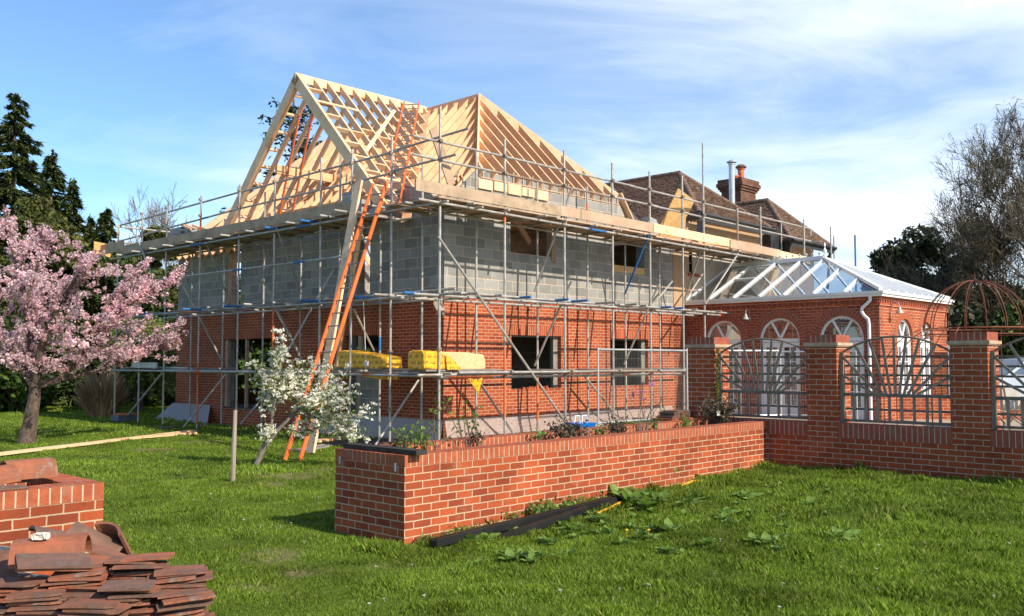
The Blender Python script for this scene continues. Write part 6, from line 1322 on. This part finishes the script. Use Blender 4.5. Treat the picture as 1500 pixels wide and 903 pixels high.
# ---------------------------------------------------------------- blossom trees
def cherry():
    rs = np.random.RandomState(5); bx, by = pg(40, 650)[:2]; t = thing('cherry_tree', (bx, by, 0), 'pink cherry tree in full blossom on the lawn at the left', 'tree', frame='W')
    at = lambda x, y, Y=by: np.array(EYE+ray(x, y)*(Y/ray(x, y)[1])); tr = [(38, 652), (44, 620), (50, 585), (52, 560)]; rad = [.22, .185, .165, .16]; segs = []
    P = [at(*q) for q in tr]; P[0][2] = -.05
    b = MB(); b.path([tuple(p) for p in P], 1, 10, rf=lambda f: .155-.04*f+.05*(1-f)**4); b.build('trunk', 'bark_cherry', t)
    limbs = [[(50, 566), (90, 556), (133, 495), (180, 450), (226, 424), (252, 405)], [(52, 565), (60, 510), (85, 450), (110, 410), (130, 385)], [(50, 566), (20, 520), (-15, 470), (-50, 430)], [(50, 566), (45, 490), (30, 420), (15, 345), (5, 300)], [(90, 556), (140, 545), (190, 520), (235, 505)], [(20, 520), (-40, 500), (-110, 480)], [(60, 510), (40, 440), (60, 370), (62, 330)], [(133, 495), (160, 440), (185, 410), (205, 388)]]
    offs = [(.3, 0), (-1.2, .3), (.4, 0), (.8, .2), (1.6, 0), (-1, 0), (-.4, 0), (1.2, 0)]; pts = []
    for li, (lm, (oy, _)) in enumerate(zip(limbs, offs)):
        Q = [at(x, y, by+oy*(i/(len(lm)-1))) for i, (x, y) in enumerate(lm)]; r0 = .095 if li in (0, 1, 2, 3) else .055
        for i in range(len(Q)-1): segs.append((Q[i], Q[i+1], r0*(1-.8*i/(len(Q)-1)), r0*(1-.8*(i+1)/(len(Q)-1)))); 
        for i in range(1, len(Q)): 
            for s in np.linspace(.2, 1, 4): pts.append((Q[i-1]+(Q[i]-Q[i-1])*s, (Q[i]-Q[i-1])))
    cx, cy, cz = bx-.6, by, 2.6; bl = []; tw = []
    def inside(p):
        if p[0] > -7.55-.25*abs(p[2]-2.9): return False
        top = 5.2-.50*max(0, p[0]+11.0)-.3*max(0, -12-p[0]); bot = 1.45+.12*abs(p[0]+10.4); ry = 3.4*math.sqrt(max(.05, 1-((p[0]-cx)/4.1)**2))
        return bot < p[2] < top-.35*((p[1]-cy)/ry)**2*2 and abs(p[1]-cy) < ry and abs(p[0]-cx) < 4.05
    for i in range(430):
        if i < 260: p, d0 = pts[rs.randint(len(pts))]; p = p.copy()
        else:
            for _ in range(20):
                p = np.array([cx+rs.uniform(-3.8, 3.8), cy+rs.uniform(-3, 3), rs.uniform(1.7, 4.8)])
                if inside(p): break
        d = np.array([(p[0]-cx)*.5, (p[1]-cy)*.5, .55+(p[2]-cz)*.2])+rs.normal(size=3)*.5; d /= np.linalg.norm(d); ln = rs.uniform(.6, 1.5); n = 6; q = p
        for k in range(n):
            d = d+rs.normal(size=3)*.14+np.array([0, 0, .05 if k < 3 else -.05]); d /= np.linalg.norm(d); nq = q+d*ln/n
            if not inside(nq) and not (k < 2 and i < 260 and p[0] > -8.6): break
            tw.append((q, nq, .012*(1-k/n)+.004, .010*(1-k/n)+.003)); m = rs.randint(1, 4)
            for _ in range(m): bl.append(q+(nq-q)*rs.rand()+rs.normal(size=3)*.03)
            q = nq
    segs_mesh('limbs', segs, 7, 'bark_cherry', t); segs_mesh('twigs', tw, 3, 'twig', t)
    bl = np.array(bl); rd_ = rs.uniform(.035, .075, len(bl)); u3 = rs.normal(size=(len(bl)*16, 3)); u3 /= np.linalg.norm(u3, axis=1)[:, None]; c = np.repeat(bl, 16, 0)+u3*np.repeat(rd_, 16)[:, None]
    npmesh('blossom', leaves(c, .023, .85, rs=rs), 4, 'pink_blossom', t); k = rs.choice(len(bl), len(bl)//2); npmesh('young_leaves', leaves(bl[k]+rs.normal(size=(len(k), 3))*.09, .030, .5, rs=rs), 4, 'bronze_leaf', t); print('cherry', len(c))
cherry()
def pear():
    rs = np.random.RandomState(9); by = 15.58; at = lambda x, y, o=0: np.array(EYE+ray(x, y)*((by+o)/ray(x, y)[1])); b0 = at(374, 686); b0[2] = 0
    t = thing('pear_tree', tuple(b0), 'small leaning fruit tree covered in white blossom in front of the ladder', 'tree', frame='W'); segs = []; bl = []; tw = []; lf = []
    L1 = [b0, at(385, 660), at(402, 636), at(425, 612)]; 
    for i in range(3): segs.append((L1[i], L1[i+1], .05-.009*i, .045-.009*i))
    L2 = [at(382, 662), at(398, 620), at(403, 585)]; 
    for i in range(2): segs.append((L2[i], L2[i+1], .028-.006*i, .022-.006*i))
    shoots = [((403, 590), (398, 540), (415, 488)), ((403, 588), (385, 560), (380, 538)), ((403, 600), (420, 560), (430, 530)), ((425, 612), (450, 570), (458, 518)), ((425, 612), (470, 580), (482, 530)), ((430, 608), (480, 600), (505, 548)), ((440, 608), (500, 600), (520, 572)), ((440, 608), (500, 622), (542, 602)), ((440, 608), (490, 620), (540, 640)), ((425, 612), (455, 600), (490, 560)), ((403, 600), (395, 590), (383, 575)), ((412, 625), (440, 640), (470, 625)), ((403, 590), (430, 560), (445, 545)), ((402, 636), (390, 640), (392, 634)), ((440, 608), (470, 600), (515, 620)), ((425, 612), (440, 585), (500, 590)), ((470, 612), (500, 630), (520, 642)), ((450, 600), (470, 570), (500, 575)), ((403, 560), (412, 530), (405, 512))]
    for si, s in enumerate(shoots):
        o = rs.uniform(-.35, .35); Q = [at(*s[0]), at(*s[1], o*.6), at(*s[2], o)]; C = []
        for k in range(13): f = k/12; C.append(Q[0]*(1-f)**2+2*Q[1]*f*(1-f)+Q[2]*f*f)
        for k in range(12):
            tw.append((C[k], C[k+1], .014*(1-k/13)+.003, .014*(1-(k+1)/13)+.003))
            if k > 2:
                for _ in range(6): bl.append(C[k]+(C[k+1]-C[k])*rs.rand()+rs.normal(size=3)*.055)
                for _ in range(15): lf.append(C[k]+rs.normal(size=3)*.075)
                if rs.rand() < .5:
                    d = rs.normal(size=3)*.12+np.array([0, 0, .1]); tw.append((C[k], C[k]+d, .005, .003))
                    for _ in range(5): bl.append(C[k]+d*rs.uniform(.5, 1.1)+rs.normal(size=3)*.035)
    segs_mesh('trunk', segs, 8, 'bark_grey', t); segs_mesh('twigs', tw, 4, 'bark_grey', t); bl = np.array(bl)
    bl = bl[rs.rand(len(bl)) < .62]; c = np.repeat(bl, 11, 0)+rs.normal(size=(len(bl)*11, 3))*np.array([.022, .022, .012]); npmesh('blossom', leaves(c, .017, .9, rs=rs), 4, 'white_blossom', t); npmesh('leaves', leaves(np.array(lf), .027, .45, rs=rs), 4, 'spring_leaf', t)
    tg = [(at(450, 610)*1, at(420, 660)*1, .006, .003), (at(415, 625), at(445, 672), .006, .003), (at(430, 640), at(408, 668), .005, .003), (at(425, 612), at(412, 655), .006, .003)]; segs_mesh('dead_twigs', tg, 4, 'twig', t)
pear()
# ---------------------------------------------------------------- planting
def plant(name, base, h, r, seed, label, cat, mleaf, nst=6, leaf=.03, nl=120, mstem='twig', group=None, asp=.5, spread=.5, top=0.):
    rs = np.random.RandomState(seed); x, y, z = base; t = thing(name, base, label, cat, group, frame='W'); segs = []; lf = []
    for i in range(nst):
        a = rs.uniform(0, 2*PI); q = np.array([x+rs.normal()*r*.15, y+rs.normal()*r*.15, z]); d = np.array([math.cos(a)*spread, math.sin(a)*spread, 1.]); d /= np.linalg.norm(d); ln = h*rs.uniform(.6, 1.05)
        for k in range(6):
            d = d+rs.normal(size=3)*.15; d /= np.linalg.norm(d); nq = q+d*ln/6; segs.append((q, nq, .006*(1-k/7)+.0015, .006*(1-(k+1)/7)+.0015))
            if k/6 >= top:
                for _ in range(max(1, nl//(nst*6))): lf.append(q+(nq-q)*rs.rand()+rs.normal(size=3)*leaf*1.3)
            q = nq
    segs_mesh('stems', segs, 4, mstem, t)
    if lf: npmesh('foliage', leaves(np.array(lf), leaf, asp, rs=rs), 4, mleaf, t)
    return t
def bedpt(x, y, v, z): p = pv(x, y, v); return tuple(W(p[0], v, z))
for i, (x, v, h, r, ml, nl, nst, lab, cat) in enumerate((
    (600, -7.1, .34, .2, 'weed_leaf', 240, 8, 'leafy green plant behind the black board at the near end of the planter', 'plant'),
    (583, -6.9, .24, .2, 'dull_leaf', 110, 7, 'sparse reddish plant by the tipped flower pot', 'plant'),
    (621, -7.2, .40, .12, 'spring_leaf', 120, 4, 'upright lime green sapling rising at the near coping', 'plant'),
    (640, -7.0, .5, .1, 'spring_leaf', 60, 3, 'thin sapling with few yellow green leaves beside the corner scaffold pole', 'plant'),
    (684, -7.0, .72, .1, 'spring_leaf', 110, 3, 'tall thin sapling with tufts of green leaves right of the house corner', 'plant'),
    (700, -6.9, .30, .2, 'dull_leaf', 120, 6, 'low brown shrub at the foot of the tall thin sapling', 'shrub'),
    (828, -7.15, .34, .28, 'dull_leaf', 620, 16, 'brown leaved shrub spilling over the planter left of the blue tray', 'shrub'),
    (850, -7.2, .2, .2, 'dull_leaf', 200, 10, 'small brown shrub just below the blue tray', 'shrub'),
    (905, -7.1, .30, .16, 'dull_leaf', 360, 12, 'round brown shrub in the planter below the mesh fence', 'shrub'),
    (880, -7.0, .16, .12, 'weed_leaf', 120, 7, 'little green plant between two brown shrubs in the planter', 'plant'),
    (790, -7.0, .16, .12, 'weed_leaf', 100, 7, 'little green plant in the middle of the planter', 'plant'),
    (960, -7.0, .16, .1, 'weed_leaf', 90, 6, 'little green plant left of the slate pile', 'plant'),
    (1005, -7.0, .2, .12, 'weed_leaf', 150, 8, 'green tuft in front of the slate pile', 'plant'),
    (1052, -7.15, .55, .33, 'dull_leaf', 1500, 26, 'dense brown shrub beside the first pier with a white flower', 'shrub'))):
    base = bedpt(x, 650, v, .76); plant('planter_shrub' if cat == 'shrub' else 'planter_plant', base, h, r, 100+i, lab, cat, ml, nst, .026 if h < .6 else .034, nl, spread=.6 if cat == 'shrub' else .25, top=.25 if h < .6 else .35)
base = bedpt(942, 620, -6.95, .76); t = plant('magnolia_shrub', base, .80, .3, 130, 'bare young shrub with a few purple flowers in front of the mesh fence', 'shrub', 'spring_leaf', 9, .02, 40, 'bark_grey', spread=.42, top=.6)
rs = np.random.RandomState(3); c = np.array([np.array(bedpt(x, y, -6.95, 0)) for x, y in ((938, 590), (930, 580), (944, 585), (954, 565), (958, 575))]);
for k, (x, y) in enumerate(((936, 574), (927, 580), (944, 585), (955, 562))):
    p = pv(x, y, -6.95); w3 = W(*p); npmesh('flower', leaves(np.repeat([w3], 7, 0)+rs.normal(size=(7, 3))*.02, .035, .4, rs=rs), 4, 'magenta_petal', t)
w3 = W(*pv(1052, 605, -7.35)); b = MB(); 
for k in range(5): a = 2*PI*k/5; b.face([tuple(w3), tuple(w3+UU*.05*math.cos(a)+np.array([0, 0, .05*math.sin(a)])), tuple(w3+UU*.05*math.cos(a+.7)+np.array([0, 0, .05*math.sin(a+.7)])-VV*.01)])
single(b, 'white_flower', 'white_blossom', tuple(w3), 'single white flower on the brown shrub beside the first pier', 'flower', frame='W')
rs = np.random.RandomState(77); z = rs.uniform(.76, 1.95, 520); c = np.stack([rs.uniform(-.47, -.40, 520), -6.88-.05*rs.rand(520)-.10*np.clip(1.2-z, 0, 1)*rs.rand(520), z], 1); k = rs.rand(520) < (.35+.65*(z < 1.4)); c = c[k]; cw = np.array([W(*q) for q in c])
t = thing('ivy', (-.43, -6.88, .76), 'variegated ivy climbing the edge of the first brick pier', 'climber'); o = npmesh('foliage', leaves(cw, .022, .8, rs=rs), 4, 'ivy_leaf', None); o.parent = t; o.matrix_parent_inverse = (Matrix.Translation(Vector(W(-.43, -6.88, .76)))@Matrix.Rotation(ANG, 4, 'Z')).inverted()
b = MB(); b.path([(-.44, -6.89, .76), (-.44, -6.87, 1.1), (-.44, -6.90, 1.5), (-.44, -6.87, 1.9)], .006, 5); b.build('stem', 'twig', t)
# broad leaved weeds in the rough grass
def dock_mesh(seed, nlv, size):
    rs = random.Random(seed); b = MB()
    for i in range(nlv):
        a = 2*PI*i/nlv+rs.uniform(-.4, .4); el = rs.uniform(.5, 1.3); ln = size*rs.uniform(.7, 1.15); wd = ln*rs.uniform(.16, .24); P = []; tw = rs.uniform(-.3, .3)
        for k in range(6):
            f = k/5; r_ = ln*f*math.cos(el)*(1+.15*f); z = ln*(math.sin(el)*f-.55*f*f*(.6+.4*rs.random())); ww = wd*math.sin(PI*min(1, .1+f*.88))**.8*(1 if f > .15 else .3)
            c = Vector((math.cos(a)*r_, math.sin(a)*r_, max(z, .012))); s = Vector((-math.sin(a), math.cos(a), tw))*ww; P.append((c-s, c+Vector((0, 0, -.15*ww)), c+s))
        for k in range(5):
            b.face([P[k][0], P[k][1], P[k+1][1], P[k+1][0]], smooth=True); b.face([P[k][1], P[k][2], P[k+1][2], P[k+1][1]], smooth=True)
    return b
DP = [dock_mesh(1, 9, .24).build('dock_plant', 'weed_leaf'), dock_mesh(2, 7, .17).build('dock_plant', 'weed_leaf'), dock_mesh(3, 11, .12).build('dock_plant', 'weed_leaf')]; du = set()
def dock(k, x, y, s, label, group=None):
    o = DP[k]
    if k in du: o = o.copy(); COL.objects.link(o)
    du.add(k); p = gpt(x, y); o.location = p; o.rotation_euler = (0, 0, R.uniform(0, 6)); o.scale = (s, s, s); tag(o, label, 'weed', group)
for x, y, s in ((925, 742, 1.1), (950, 748, 1.), (908, 735, 1.), (985, 708, 1.1), (1010, 703, .9), (965, 738, .8)): dock(0, x, y, s*1.5, 'large dock plant at the end of the black channels by the planter', 'large docks by the planter end')
for x, y, s in ((690, 795, 1.), (712, 792, .9), (745, 778, .9)): dock(1, x, y, s*1.2, 'broad leaved weed growing around the near end of the black channels', 'weeds around the channels')
for i in range(84):
    x = R.uniform(700, 1240); y = R.uniform(704+max(0, 1180-x)*.13, 815+max(0, 1180-x)*.03); dock(R.choice([1, 2, 2]), x, y, R.uniform(.6, 1.5), 'small broad leaved weed in the rough grass right of the planter', 'weeds in the rough grass')
for i, (x, h, nl) in enumerate(((752, .17, 160), (786, .24, 260), (803, .28, 300), (826, .22, 240), (846, .17, 160), (620, .10, 70), (655, .10, 80), (868, .14, 100), (885, .16, 140))):
    p = pv(x, 750, -7.84); g = W(p[0], -7.84); z = float(gz(g[0], g[1])); plant('wall_weed', (g[0], g[1], z), h, .1, 200+i, 'leafy weed growing tight against the sunlit face of the planter', 'weed', 'weed_leaf', 7, .022, nl, 'twig', 'weeds along the planter face', .6, .5)
# daisies and dandelions
def daisy():
    b = MB(); n = 8
    for k in range(n): a = 2*PI*k/n; b.face([(0, 0, .05), (.013*math.cos(a-.3), .013*math.sin(a-.3), .052), (.016*math.cos(a), .016*math.sin(a), .053), (.013*math.cos(a+.3), .013*math.sin(a+.3), .052)])
    b.tube((0, 0, 0), (0, 0, .05), .0015, 4); return b
d0 = daisy().build('daisy', 'white_blossom'); first = True
rd = random.Random(21)
for i in range(95):
    if i < 62: x, y = rd.uniform(150, 480), rd.uniform(655, 800)
    elif i < 80: x, y = rd.uniform(1050, 1490), rd.uniform(740, 895)
    else: x, y = rd.uniform(480, 1050), rd.uniform(815, 895)
    o = d0 if first else d0.copy()
    if not first: COL.objects.link(o)
    first = False; o.location = gpt(x, y); s = rd.uniform(.7, 1.1); o.scale = (s, s, s*.6); o.rotation_euler = (rd.uniform(-.3, .3), rd.uniform(-.3, .3), 0); tag(o, 'tiny white daisy scattered in the lawn', 'flower', 'daisies scattered in the lawn')
mat('dandelion_yellow', (.80, .50, .01), (.7, .42, .01), 30, .8)
for i, (x, y) in enumerate(((918, 787), (950, 787), (470, 665))):
    b = MB(); b.lathe((0, 0, .06), [(0, 0), (.016, .004), (.018, .01), (.008, .016), (0, .017)], 10); b.tube((0, 0, 0), (0, 0, .06), .002, 5); o = b.build('dandelion', 'dandelion_yellow'); o.location = gpt(x, y); tag(o, 'yellow dandelion in the rough grass in front of the planter' if i < 2 else 'yellow dandelion in the lawn near the ladder foot', 'flower', 'dandelions in the rough grass' if i < 2 else None)
